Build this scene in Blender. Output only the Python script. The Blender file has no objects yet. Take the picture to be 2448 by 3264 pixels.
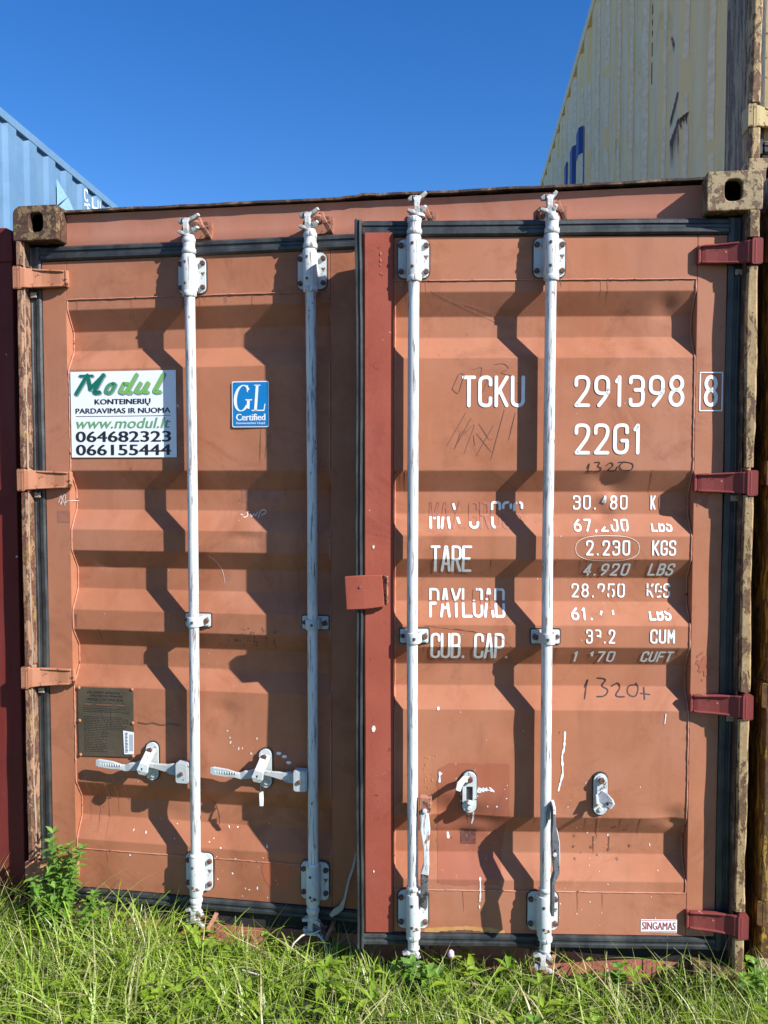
import bpy, math, random
from mathutils import Vector, Matrix, noise
R = math.radians
random.seed(7)
scene = bpy.context.scene
col = scene.collection

# ------------------------------------------------------------ camera, sky, sun, exposure
cam_d = bpy.data.cameras.new('camera')
cam = bpy.data.objects.new('camera', cam_d); col.objects.link(cam)
cam.location = (1.69993, -2.75233, 1.68901)
cam.rotation_euler = (R(90 - 2.80016), 0, R(8.54466))
cam_d.sensor_fit = 'HORIZONTAL'; cam_d.sensor_width = 36; cam_d.lens = 40.1
cam_d.clip_start = 0.05; cam_d.clip_end = 800
scene.camera = cam

SUN = Vector((2.05, -1.0, 1.50)).normalized()
world = bpy.data.worlds.new('World'); scene.world = world
world.use_nodes = True
wn = world.node_tree
bg = wn.nodes['Background']
sky = wn.nodes.new('ShaderNodeTexSky'); sky.sky_type = 'NISHITA'; sky.sun_disc = False
sky.sun_elevation = math.asin(SUN.z); sky.sun_rotation = math.atan2(SUN.x, SUN.y)
sky.air_density = 1.0; sky.dust_density = 0.1; sky.ozone_density = 4.0; sky.altitude = 100
hs = wn.nodes.new('ShaderNodeHueSaturation'); hs.inputs['Saturation'].default_value = 1.30; hs.inputs['Value'].default_value = 1.0; hs.inputs['Hue'].default_value = 0.511
wn.links.new(sky.outputs[0], hs.inputs['Color']); wn.links.new(hs.outputs[0], bg.inputs[0]); bg.inputs[1].default_value = 0.103
sd = bpy.data.lights.new('sun', 'SUN'); sd.energy = 5.0; sd.angle = R(0.5); sd.color = (1.0, 0.985, 0.95)
sun = bpy.data.objects.new('sun', sd); col.objects.link(sun)
sun.rotation_euler = SUN.to_track_quat('Z', 'Y').to_euler(); sun.location = (6, -4, 6)
scene.view_settings.view_transform = 'Standard'; scene.view_settings.look = 'None'
scene.view_settings.exposure = 0.80; scene.view_settings.gamma = 1
scene.render.engine = 'CYCLES'

# ------------------------------------------------------------ materials
def mat(name, rough=0.5, metal=0.0):
    m = bpy.data.materials.new(name); m.use_nodes = True
    nt = m.node_tree; b = nt.nodes['Principled BSDF']
    b.inputs['Roughness'].default_value = rough; b.inputs['Metallic'].default_value = metal
    return m, nt, b

def nz(nt, scale, detail=4, rough=0.55, sc=(1, 1, 1), src='Object', dist=0.0, off=(0, 0, 0)):
    tc = nt.nodes.new('ShaderNodeTexCoord'); mp = nt.nodes.new('ShaderNodeMapping')
    mp.inputs['Scale'].default_value = sc; mp.inputs['Location'].default_value = off
    n = nt.nodes.new('ShaderNodeTexNoise'); n.inputs['Scale'].default_value = scale
    n.inputs['Detail'].default_value = detail; n.inputs['Roughness'].default_value = rough
    n.inputs['Distortion'].default_value = dist
    nt.links.new(tc.outputs[src], mp.inputs[0]); nt.links.new(mp.outputs[0], n.inputs['Vector'])
    return n.outputs[0]

def ramp(nt, fac, stops, interp='LINEAR'):
    r = nt.nodes.new('ShaderNodeValToRGB'); r.color_ramp.interpolation = interp
    e = r.color_ramp.elements
    while len(e) < len(stops): e.new(0.5)
    for i, (p, c) in enumerate(stops):
        e[i].position = p
        e[i].color = (c[0], c[1], c[2], 1) if hasattr(c, '__len__') else (c, c, c, 1)
    nt.links.new(fac, r.inputs[0]); return r.outputs[0]

def mix(nt, fac, a, b, blend='MIX'):
    m = nt.nodes.new('ShaderNodeMix'); m.data_type = 'RGBA'; m.blend_type = blend
    for k, v in ((0, fac), (6, a), (7, b)):
        if isinstance(v, (int, float)): m.inputs[k].default_value = v
        elif isinstance(v, tuple): m.inputs[k].default_value = (v[0], v[1], v[2], 1)
        else: nt.links.new(v, m.inputs[k])
    return m.outputs[2]

def bump(nt, b, h, strength=0.3, dist=0.002):
    bp = nt.nodes.new('ShaderNodeBump'); bp.inputs['Strength'].default_value = strength
    bp.inputs['Distance'].default_value = dist
    nt.links.new(h, bp.inputs['Height']); nt.links.new(bp.outputs[0], b.inputs['Normal'])

def paint(name, c1, c2, rust=(0.10, 0.035, 0.02), rust_amt=0.68, streak=0.35, rough=0.5, dirt=(0.15, 0.055, 0.028), chips=0.0, bs=0.25, chipc=(0.6, 0.55, 0.5)):
    m, nt, b = mat(name, rough)
    base = mix(nt, ramp(nt, nz(nt, 2.2, 5), [(0.3, 0.0), (0.7, 1.0)]), c1, c2)
    base = mix(nt, ramp(nt, nz(nt, 7, 6, 0.65, off=(3, 1, 5)), [(0.45, 0.0), (0.75, 0.25)]), base, (min(1, c1[0] * 1.2), min(1, c1[1] * 1.3), min(1, c1[2] * 1.4)))
    g_ = sum(c1) / 3; dust = tuple(x * .88 + g_ * .22 for x in c1)
    base = mix(nt, ramp(nt, nz(nt, 1.1, 7, 0.68, off=(8, 2, 4), dist=0.8), [(0.46, 0.0), (0.72, 0.65)]), base, dust)
    base = mix(nt, ramp(nt, nz(nt, 3.3, 8, 0.75, off=(2, 9, 6), dist=1.2), [(0.53, 0.0), (0.72, 0.6)]), base, tuple(x * .62 for x in c2))
    base = mix(nt, ramp(nt, nz(nt, 75, 4, 0.7, off=(4, 4, 9)), [(0.60, 0.0), (0.78, 0.45)]), base, dust)
    st = ramp(nt, nz(nt, 1.0, 6, 0.6, sc=(11, 11, 1.3)), [(0.50, 0.0), (0.80, 1.0)])
    stm = nt.nodes.new('ShaderNodeMath'); stm.operation = 'MULTIPLY'; stm.inputs[1].default_value = streak
    nt.links.new(st, stm.inputs[0])
    base = mix(nt, stm.outputs[0], base, dirt)
    sp = ramp(nt, nz(nt, 38, 5, 0.7), [(rust_amt, 0.0), (rust_amt + 0.04, 1.0)])
    base = mix(nt, sp, base, rust)
    if chips:
        ch = ramp(nt, nz(nt, 24, 4, 0.6, off=(9, 4, 2)), [(chips, 0.0), (chips + 0.02, 1.0)])
        base = mix(nt, ch, base, chipc)
    nt.links.new(base, b.inputs['Base Color'])
    rr = ramp(nt, nz(nt, 5, 5, off=(1, 7, 3)), [(0.3, rough - 0.1), (0.7, rough + 0.15)])
    nt.links.new(rr, b.inputs['Roughness'])
    b.inputs['Specular IOR Level'].default_value = 0.12
    h = mix(nt, 0.5, nz(nt, 160, 3), nz(nt, 30, 3))
    bump(nt, b, h, bs, 0.0015)
    return m

def flaky(name, stops, scale=22, sc=(1, 1, 0.35), rough=0.75, bs=0.8):
    m, nt, b = mat(name, rough)
    f = nz(nt, scale, 6, 0.62, sc=sc, dist=0.6)
    c = ramp(nt, f, stops, 'CONSTANT')
    c = mix(nt, ramp(nt, nz(nt, 90, 4), [(0.35, 0.0), (0.7, 0.6)]), c, mix(nt, 0.6, c, (0.03, 0.02, 0.012)))
    nt.links.new(c, b.inputs['Base Color'])
    bump(nt, b, mix(nt, 0.6, f, nz(nt, 120, 4)), bs, 0.004)
    return m

def scaly(name, paintc, rustc, dark, moss=None, amt=0.5, rough=0.7, sc=(1, 1, 1), scale=19):
    '''old paint flaking off rusty steel: paint islands with dark edges over grainy rust'''
    m, nt, b = mat(name, rough)
    f = nz(nt, scale, 9, 0.72, dist=0.4, sc=sc); r = mix(nt, ramp(nt, nz(nt, 45, 8, 0.8), [(0.38, 0.0), (0.62, 1.0)]), rustc, dark)
    pc = mix(nt, ramp(nt, nz(nt, 9, 6, 0.7, off=(5, 5, 5)), [(0.35, 0.0), (0.7, 1.0)]), paintc, tuple(x * .62 for x in paintc))
    c = mix(nt, ramp(nt, f, [(amt, 0.0), (amt + .012, 1.0)]), r, pc)
    edge = ramp(nt, f, [(amt - .03, 0.0), (amt - .004, 0.75), (amt + .004, 0.0)])
    c = mix(nt, edge, c, tuple(x * .5 for x in dark))
    c = mix(nt, ramp(nt, nz(nt, 130, 4, 0.8), [(0.52, 0.0), (0.7, 0.55)]), c, dark)
    if moss: c = mix(nt, ramp(nt, nz(nt, 12, 7, 0.75, off=(1, 2, 3)), [(0.55, 0.0), (0.68, 0.8)]), c, moss)
    nt.links.new(c, b.inputs['Base Color']); b.inputs['Specular IOR Level'].default_value = 0.3
    bump(nt, b, mix(nt, 0.5, ramp(nt, f, [(amt - .01, 0.0), (amt + .01, 1.0)]), nz(nt, 90, 6, 0.7)), 0.9, 0.004)
    return m
M = {}
M['terra'] = paint('terracotta_paint', (0.415, 0.166, 0.090), (0.32, 0.116, 0.058), streak=0.28, rust_amt=0.71)
M['terra_hdr'] = paint('faded_terracotta_paint', (0.42, 0.160, 0.095), (0.45, 0.19, 0.125), streak=0.3, rust_amt=0.70, dirt=(0.50, 0.30, 0.25))
M['terra_sill'] = paint('worn_terracotta_paint', (0.48, 0.17, 0.12), (0.40, 0.13, 0.09), streak=0.5, rust_amt=0.62, chips=0.66, chipc=(0.55, 0.28, 0.2))
M['weld'] = paint('terracotta_weld', (0.52, 0.24, 0.16), (0.40, 0.15, 0.09), streak=0.1, rust_amt=0.60, bs=0.6)
M['hinge'] = paint('pale_terracotta_paint', (0.44, 0.185, 0.10), (0.37, 0.145, 0.075), streak=0.45, rust_amt=0.60, bs=0.5)
M['red'] = paint('red_repaint', (0.33, 0.085, 0.052), (0.25, 0.056, 0.036), streak=0.5, rust_amt=0.66, chips=0.70, dirt=(0.2, 0.04, 0.03), bs=0.6, chipc=(0.5, 0.3, 0.2))
M['redhinge'] = paint('red_hinge_paint', (0.23, 0.046, 0.040), (0.17, 0.032, 0.028), streak=0.5, rust_amt=0.62, chips=0.68, dirt=(0.1, 0.02, 0.02), bs=0.6, chipc=(0.5, 0.25, 0.2))
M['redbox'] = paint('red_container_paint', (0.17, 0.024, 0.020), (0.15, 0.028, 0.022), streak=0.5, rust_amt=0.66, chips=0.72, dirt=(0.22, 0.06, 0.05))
M['white'] = None
def white_rod():
    m, nt, b = mat('chipped_white_paint', 0.42)
    base = mix(nt, ramp(nt, nz(nt, 6, 4), [(0.3, 0.0), (0.7, 1.0)]), (0.66, 0.67, 0.66), (0.50, 0.50, 0.48))
    w = ramp(nt, nz(nt, 9, 7, 0.7, sc=(14, 14, 1.0)), [(0.545, 0.0), (0.61, 1.0)])
    base = mix(nt, w, base, (0.20, 0.17, 0.16))
    r = ramp(nt, nz(nt, 40, 5, 0.6, sc=(1, 1, 0.5), off=(5, 2, 1)), [(0.65, 0.0), (0.69, 1.0)])
    base = mix(nt, r, base, (0.24, 0.11, 0.07))
    nt.links.new(base, b.inputs['Base Color'])
    bump(nt, b, mix(nt, 0.5, w, nz(nt, 70, 4, sc=(3, 3, 1))), 0.4, 0.0015)
    return m
M['white'] = white_rod()
M['camcast'] = scaly('chipped_white_casting', (0.60, 0.58, 0.55), (0.20, 0.11, 0.08), (0.08, 0.05, 0.04), None, 0.40, 0.5)
M['cast'] = paint('weathered_grey_paint', (0.58, 0.60, 0.58), (0.42, 0.44, 0.43), rust=(0.12, 0.07, 0.05), rust_amt=0.60, streak=0.5, dirt=(0.25, 0.22, 0.2), bs=0.6)
M['bolt'] = flaky('rusty_bolt', [(0.0, (0.10, 0.04, 0.03)), (0.5, (0.16, 0.075, 0.05)), (0.62, (0.07, 0.035, 0.03))], 60, (1, 1, 1))
M['keeper'] = scaly('rusty_terracotta', (0.44, 0.19, 0.12), (0.22, 0.09, 0.055), (0.08, 0.04, 0.03), None, 0.47)
M['rust'] = scaly('mossy_rusty_casting', (0.26, 0.17, 0.085), (0.13, 0.065, 0.04), (0.055, 0.028, 0.02), (0.14, 0.13, 0.04), 0.53, scale=26)
M['rust2'] = scaly('beige_rusty_casting', (0.46, 0.34, 0.19), (0.26, 0.15, 0.085), (0.12, 0.075, 0.05), (0.17, 0.165, 0.06), 0.49, scale=28)
M['postL'] = scaly('rusty_post_edge', (0.36, 0.20, 0.12), (0.19, 0.085, 0.05), (0.08, 0.04, 0.028), (0.30, 0.19, 0.05), 0.50, sc=(1, 1, .4), scale=34)
M['postR'] = scaly('mossy_post_edge', (0.46, 0.31, 0.155), (0.24, 0.13, 0.065), (0.09, 0.055, 0.035), (0.17, 0.15, 0.05), 0.48, sc=(1, 1, .45), scale=30)
M['cream'] = paint('cream_primer', (0.36, 0.31, 0.23), (0.34, 0.22, 0.16), streak=0.6, rust_amt=0.62, dirt=(0.28, 0.13, 0.08))
def rubber():
    m, nt, b = mat('black_rubber', 0.45)
    c = mix(nt, ramp(nt, nz(nt, 14, 6, 0.65, sc=(1, 1, 0.6)), [(0.40, 0.0), (0.75, 1.0)]), (0.016, 0.018, 0.020), (0.065, 0.068, 0.066))
    nt.links.new(c, b.inputs['Base Color']); bump(nt, b, nz(nt, 60, 4), 0.4, 0.002); return m
M['rubber'] = rubber()
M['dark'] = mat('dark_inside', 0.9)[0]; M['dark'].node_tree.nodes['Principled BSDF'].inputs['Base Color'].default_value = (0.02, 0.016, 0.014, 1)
def flat(name, c, rough=0.5, var=0.0):
    m, nt, b = mat(name, rough)
    if var:
        cc = mix(nt, ramp(nt, nz(nt, 30, 5), [(0.4, 0.0), (0.75, 1.0)]), c, tuple(x * (1 - var) for x in c))
        nt.links.new(cc, b.inputs['Base Color'])
    else: b.inputs['Base Color'].default_value = (*c, 1)
    return m
M['wtext'] = flat('white_stencil_paint', (0.80, 0.80, 0.78), 0.5, 0.15)
M['stick_w'] = flat('white_vinyl', (0.80, 0.81, 0.84), 0.35, 0.04)
M['ink'] = flat('black_ink', (0.012, 0.012, 0.016), 0.4)
M['marker'] = flat('marker_ink', (0.035, 0.02, 0.02), 0.4)
M['chalk'] = flat('chalk', (0.72, 0.62, 0.55), 0.8)
M['scratch'] = flat('dark_scratch', (0.17, 0.075, 0.045), 0.6)
M['scrawl'] = flat('pale_brown_scrawl', (0.255, 0.105, 0.062), 0.6)
M['ghost'] = flat('ghost_lettering', (0.37, 0.130, 0.075), 0.5)
M['ggray'] = flat('grey_ink', (0.30, 0.31, 0.33), 0.4)
M['blue_s'] = flat('blue_vinyl', (0.0, 0.18, 0.46), 0.35, 0.05)
M['green1'] = flat('dark_green_ink', (0.0, 0.14, 0.09), 0.4)
M['green2'] = flat('mid_green_ink', (0.05, 0.27, 0.10), 0.4)
M['green3'] = flat('light_green_ink', (0.17, 0.42, 0.09), 0.4)
M['green4'] = flat('web_green_ink', (0.14, 0.33, 0.14), 0.4)
M['redink'] = flat('red_ink', (0.36, 0.05, 0.04), 0.4)
M['patch'] = paint('maroon_touch_up', (0.345, 0.118, 0.066), (0.31, 0.098, 0.054), streak=0.3, rust_amt=0.70, chips=0.735, dirt=(0.2, 0.05, 0.04), chipc=(0.6, 0.4, 0.33))
M['patch2'] = paint('orange_red_spray', (0.41, 0.115, 0.058), (0.39, 0.115, 0.060), streak=0.2, rust_amt=0.74)
M['faint'] = flat('faint_brown_patch', (0.34, 0.135, 0.085), 0.5, 0.3)
M['darkpatch'] = flaky('scuffed_dark_patch', [(0.0, (0.20, 0.06, 0.04)), (0.5, (0.13, 0.04, 0.035)), (0.62, (0.24, 0.12, 0.09))], 60, (1, 1, 1))
def platem():
    m, nt, b = mat('weathered_plate', 0.55, 0.35)
    c = mix(nt, ramp(nt, nz(nt, 9, 5), [(0.35, 0.0), (0.7, 1.0)]), (0.085, 0.065, 0.042), (0.14, 0.105, 0.07))
    nt.links.new(c, b.inputs['Base Color']); bump(nt, b, nz(nt, 120, 4), 0.4, 0.001); return m
M['plate'] = platem()
M['engrave'] = flat('engraved_letters', (0.028, 0.022, 0.018), 0.6)
M['yel'] = paint('sand_yellow_paint', (0.86, 0.60, 0.27), (0.88, 0.65, 0.32), streak=0.45, rust_amt=0.72, dirt=(0.48, 0.38, 0.24), bs=0.2)
M['yelpost'] = scaly('flaking_sand_post', (0.34, 0.27, 0.17), (0.22, 0.15, 0.10), (0.11, 0.07, 0.05), None, 0.49, sc=(1, 1, .13), scale=26)
M['yelstripe'] = flat('painted_rib_light', (0.88, 0.72, 0.50), 0.6, 0.25)  # brightness caught by the rib slopes, put into the colour
M['roofbounce'] = paint('pale_bounce_roof', (0.55, 0.45, 0.35), (0.48, 0.37, 0.28), streak=0.1)  # unseen roofs made pale to bounce warm light on to the yellow wall
M['navy'] = flat('navy_paint', (0.015, 0.03, 0.16), 0.5, 0.1)
M['lblue'] = paint('light_blue_paint', (0.10, 0.19, 0.30), (0.125, 0.225, 0.34), streak=0.25, rust_amt=0.78, dirt=(0.17, 0.27, 0.36), rough=0.55)
M['lblue2'] = flat('cyan_peeling_vinyl', (0.26, 0.44, 0.54), 0.5, 0.3)
M['brownrail'] = flaky('brown_rusty_rail', [(0.0, (0.07, 0.04, 0.03)), (0.5, (0.16, 0.09, 0.06)), (0.6, (0.28, 0.2, 0.14))], 20, (1, 1, 1))
M['ochre'] = scaly('ochre_rusty_paint', (0.42, 0.25, 0.045), (0.17, 0.085, 0.025), (0.07, 0.035, 0.015), None, 0.52, sc=(1, 1, .3), scale=24)
M['ochre2'] = paint('ochre_paint', (0.42, 0.26, 0.06), (0.36, 0.20, 0.05), streak=0.6, rust_amt=0.60, dirt=(0.12, 0.06, 0.02))
M['twine'] = flat('pale_twine', (0.62, 0.58, 0.46), 0.8, 0.2)
M['strap'] = flat('grey_strap', (0.42, 0.38, 0.33), 0.5, 0.3)
M['gripshade'] = scaly('shaded_dark_grip', (0.14, 0.145, 0.15), (0.06, 0.05, 0.045), (0.03, 0.03, 0.03), None, 0.42, 0.5)  # dark metal, with the handle's shadow side put into the colour
M['handle'] = paint('worn_galvanised', (0.50, 0.52, 0.51), (0.36, 0.37, 0.37), rust=(0.10, 0.07, 0.06), rust_amt=0.62, streak=0.6, dirt=(0.22, 0.2, 0.19), bs=0.9)
M['patina'] = flat('yellow_stain', (0.50, 0.25, 0.085), 0.6, 0.3)

# ------------------------------------------------------------ mesh builder
class MB:
    def __init__(s): s.v = []; s.f = []; s.m = []; s.sm = []; s.mats = []
    def mi(s, name):
        if name not in s.mats: s.mats.append(name)
        return s.mats.index(name)
    def add(s, vs, fs, m, smooth=False):
        b = len(s.v); k = s.mi(m)
        s.v += [tuple(p) for p in vs]
        for f in fs: s.f.append([b + i for i in f]); s.m.append(k); s.sm.append(smooth)
    def box(s, x0, x1, y0, y1, z0, z1, m):
        vs = [(x, y, z) for z in (z0, z1) for y in (y0, y1) for x in (x0, x1)]
        s.add(vs, [(0, 2, 3, 1), (4, 5, 7, 6), (0, 1, 5, 4), (2, 6, 7, 3), (0, 4, 6, 2), (1, 3, 7, 5)], m)
    def prism(s, poly, v0, v1, m, hole=None, smooth=False):
        """poly of (u,z) in the front plane; extruded from offset v0 (back) to v1 (front), outward = -y"""
        n = len(poly)
        if hole is None:
            vs = [(u, -v1, z) for u, z in poly] + [(u, -v0, z) for u, z in poly]
            s.add(vs, [list(range(n)), list(range(2 * n - 1, n - 1, -1))], m)
            s.add(vs, [(i, n + i, n + (i + 1) % n, (i + 1) % n) for i in range(n)], m, smooth)
        else:
            vs = [(u, -v1, z) for u, z in poly] + [(u, -v0, z) for u, z in poly] + [(u, -v1, z) for u, z in hole] + [(u, -v0, z) for u, z in hole]
            fs = []
            for i in range(n):
                j = (i + 1) % n
                fs += [(i, j, 2 * n + j, 2 * n + i), (n + i, 3 * n + i, 3 * n + j, n + j), (i, n + i, n + j, j), (2 * n + i, 2 * n + j, 3 * n + j, 3 * n + i)]
            s.add(vs, fs, m)
    def tube(s, pts, r, m, n=12, cap=True, smooth=True, radii=None):
        pts = [Vector(p) for p in pts]; vs = []; N = len(pts)
        up = None
        for i, p in enumerate(pts):
            t = (pts[min(i + 1, N - 1)] - pts[max(i - 1, 0)]).normalized()
            if up is None:
                up = Vector((0, 0, 1)) if abs(t.z) < 0.9 else Vector((1, 0, 0))
            a = (up - t * up.dot(t)).normalized(); up = a; b = t.cross(a)
            rr = radii[i] if radii else r
            for k in range(n):
                w = 2 * math.pi * k / n
                vs.append(p + (a * math.cos(w) + b * math.sin(w)) * rr)
        fs = [(i * n + k, i * n + (k + 1) % n, (i + 1) * n + (k + 1) % n, (i + 1) * n + k) for i in range(N - 1) for k in range(n)]
        s.add(vs, fs, m, smooth)
        if cap: s.add(vs[:n], [list(range(n - 1, -1, -1))], m); s.add(vs[-n:], [list(range(n))], m)
    def lathe(s, x, y, prof, m, n=20):
        """vertical turned piece: prof = [(r,z),...]"""
        vs = [(x + r * math.cos(2 * math.pi * k / n), y + r * math.sin(2 * math.pi * k / n), z) for r, z in prof for k in range(n)]
        N = len(prof)
        s.add(vs, [(i * n + k, i * n + (k + 1) % n, (i + 1) * n + (k + 1) % n, (i + 1) * n + k) for i in range(N - 1) for k in range(n)], m, True)
        s.add(vs[:n], [list(range(n - 1, -1, -1))], m); s.add(vs[-n:], [list(range(n))], m)
    def ell(s, c, r, m, nu=10, nv=7, jit=0.0, smooth=True):
        vs = []; c = Vector(c)
        for i in range(nv + 1):
            th = math.pi * i / nv
            for k in range(nu):
                ph = 2 * math.pi * k / nu; j = 1 + random.uniform(-jit, jit)
                vs.append((c.x + r[0] * math.sin(th) * math.cos(ph) * j, c.y + r[1] * math.sin(th) * math.sin(ph) * j, c.z + r[2] * math.cos(th) * j))
        s.add(vs, [(i * nu + k, (i + 1) * nu + k, (i + 1) * nu + (k + 1) % nu, i * nu + (k + 1) % nu) for i in range(nv) for k in range(nu)], m, smooth)
    def bar(s, path, m, smooth=False):
        """rectangular-section loft; path = [(u, v, z, halfheight, halfthick)] running mainly along u or z; height dir given by axis"""
        P = [Vector((a[0], -a[1], a[2])) for a in path]; vs = []
        for i, a in enumerate(path):
            t = (P[min(i + 1, len(P) - 1)] - P[max(i - 1, 0)]).normalized()
            out = Vector((0, -1, 0)); out = (out - t * out.dot(t))
            if out.length < 0.1: out = Vector((1, 0, 0))
            out.normalize(); w = t.cross(out)
            for sw, so in ((1, 1), (1, -1), (-1, -1), (-1, 1)): vs.append(P[i] + w * a[3] * sw + out * a[4] * so)
        n = len(path)
        fs = [(i * 4 + k, i * 4 + (k + 1) % 4, (i + 1) * 4 + (k + 1) % 4, (i + 1) * 4 + k) for i in range(n - 1) for k in range(4)]
        fs += [(3, 2, 1, 0), (n * 4 - 4, n * 4 - 3, n * 4 - 2, n * 4 - 1)]
        s.add(vs, fs, m, smooth)
    def bolt(s, u, v, z, r=0.009, h=0.008, m='bolt'):
        n = 6; a0 = random.random()
        vs = [(u + r * math.cos(a0 + k * math.pi / 3), -v, z + r * math.sin(a0 + k * math.pi / 3)) for k in range(n)]
        vs += [(u + r * .93 * math.cos(a0 + k * math.pi / 3), -v - h, z + r * .93 * math.sin(a0 + k * math.pi / 3)) for k in range(n)]
        s.add(vs, [(k, (k + 1) % n, n + (k + 1) % n, n + k) for k in range(n)] + [list(range(n, 2 * n))], m)
    def build(s, name, parent=None, bevel=0.0, loc=None, rotz=0, segs=2):
        me = bpy.data.meshes.new(name); me.from_pydata(s.v, [], s.f)
        for k in s.mats: me.materials.append(M[k])
        me.polygons.foreach_set('material_index', s.m); me.polygons.foreach_set('use_smooth', s.sm)
        me.update()
        o = bpy.data.objects.new(name, me); col.objects.link(o)
        if parent: o.parent = parent
        if loc: o.location = loc
        if rotz: o.rotation_euler = (0, 0, rotz)
        if bevel:
            b = o.modifiers.new('bevel', 'BEVEL'); b.width = bevel; b.segments = segs; b.limit_method = 'ANGLE'; b.angle_limit = R(40)
            b.harden_normals = False
        return o

def thing(name, label, cat, loc=(0, 0, 0), rotz=0, group=None):
    o = bpy.data.objects.new(name, None); col.objects.link(o); o.location = loc; o.rotation_euler = (0, 0, rotz)
    o.empty_display_size = 0.2
    o['label'] = label; o['category'] = cat
    if group: o['group'] = group
    return o
def tag(o, label, cat, group=None):
    o['label'] = label; o['category'] = cat
    if group: o['group'] = group
    return o
def N3(x, y, z, s=1.0): return noise.noise(Vector((x * s, y * s, z * s)))
def stadium(u, z, w, h, n=8):
    r = w / 2; P = []
    for k in range(n + 1): a = math.pi * k / n; P.append((u + r * math.cos(a), z + h / 2 - r + r * math.sin(a)))
    for k in range(n + 1): a = math.pi + math.pi * k / n; P.append((u + r * math.cos(a), z - h / 2 + r + r * math.sin(a)))
    return P
def rrect(u0, u1, z0, z1, r, n=4):
    P = []
    rs = r if hasattr(r, '__len__') else (r, r, r, r)   # tr, tl, bl, br
    for (cx, cz, a0, q, sx, sz) in ((u1, z1, 0, rs[0], -1, -1), (u0, z1, 90, rs[1], 1, -1), (u0, z0, 180, rs[2], 1, 1), (u1, z0, 270, rs[3], -1, 1)):
        for k in range(n + 1):
            a = R(a0 + 90 * k / n); P.append((cx + sx * q + q * math.cos(a), cz + sz * q + q * math.sin(a)))
    return P

# ------------------------------------------------------------ stroke lettering
G = {
 'T': [[(0, 1), (1, 1)], [(.5, 1), (.5, 0)]], 'C': [[(1, .74), (1, 1), (0, 1), (0, 0), (1, 0), (1, .26)]],
 'K': [[(0, 1), (0, 0)], [(1, 1), (.08, .42)], [(.3, .56), (1, 0)]], 'U': [[(0, 1), (0, 0), (1, 0), (1, 1)]],
 '2': [[(0, .72), (0, 1), (1, 1), (1, .6), (0.0, 0.0, .01), (1, 0)]],
 '9': [[(1, .55), (1, .42), (0, .42), (0, 1), (1, 1), (1, .42), (.25, 0)]],
 '6': [[(.75, 1), (0, .58), (0, 0), (1, 0), (1, .58), (0, .58), (0, .45)]],
 '1': [[(.1, .84), (.5, 1, .01), (.5, 0)]],
 '3': [[(0, .80), (0, 1), (1, 1), (1, .54), (.38, .54)], [(.38, .54), (1, .54), (1, 0), (0, 0), (0, .2)]],
 '8': [[(.5 + .46 * math.sin(a), .765 - .235 * math.cos(a), 0) for a in [2 * math.pi * k / 28 for k in range(29)]], [(.5 + .5 * math.sin(a), .265 + .265 * math.cos(a), 0) for a in [2 * math.pi * k / 28 for k in range(29)]]],
 '0': [[(.5, 1), (0, 1), (0, 0), (1, 0), (1, 1), (.5, 1)]], '4': [[(.72, 0), (.72, 1, .01), (0, .28, .01), (1, .28)]],
 '5': [[(1, 1), (.08, 1, .01), (.05, .56, .02), (1, .6), (1, 0), (0, 0), (0, .2)]], '7': [[(0, 1), (1, 1, .02), (.35, 0)]],
 'G': [[(1, .74), (1, 1), (0, 1), (0, 0), (1, 0), (1, .44, .01), (.6, .44)]],
 'A': [[(0, 0), (.42, 1, .01), (.58, 1, .01), (1, 0)], [(.18, .3), (.82, .3)]],
 'R': [[(0, 0), (0, 1, .01), (1, 1), (1, .48), (0, .48)], [(.5, .48), (1, 0)]], 'P': [[(0, 0), (0, 1, .01), (1, 1), (1, .46), (0, .46)]],
 'E': [[(1, 1), (0, 1, .01), (0, 0, .01), (1, 0)], [(0, .52), (.8, .52)]], 'Y': [[(0, 1), (.5, .5, .02), (.5, 0)], [(1, 1), (.5, .5)]],
 'L': [[(0, 1), (0, 0, .01), (1, 0)]], 'O': [[(.5, 1), (0, 1), (0, 0), (1, 0), (1, 1), (.5, 1)]],
 'D': [[(.4, 1), (0, 1, .01), (0, 0, .01), (.4, 0), (1, 0), (1, 1), (.4, 1)]],
 'B': [[(0, .52), (0, 1, .01), (.95, 1), (.95, .53), (0, .52)], [(.4, .53), (1, .53), (1, 0), (0, 0, .01), (0, .6)]],
 'M': [[(0, 0), (0, 1, .01), (.5, .35, .02), (1, 1, .01), (1, 0)]], 'X': [[(0, 0), (1, 1)], [(0, 1), (1, 0)]],
 'S': [[(1, .78), (1, 1), (0, 1), (0, .54), (1, .5), (1, 0), (0, 0), (0, .22)]], 'F': [[(0, 0), (0, 1, .01), (1, 1)], [(0, .52), (.8, .52)]],
 'I': [[(.5, 0), (.5, 1)]], '.': [[(.4, .0), (.4, .03)]], ',': [[(.5, .04), (.3, -.08)]],
 'W': [[(0, 1), (.25, 0, .02), (.5, .8, .02), (.75, 0, .02), (1, 1)]], 'N': [[(0, 0), (0, 1, .01), (1, 0, .01), (1, 1)]],
}
NARROW = {'.': .35, ',': .35, 'I': .4, '1': .6, ' ': .6}
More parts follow.
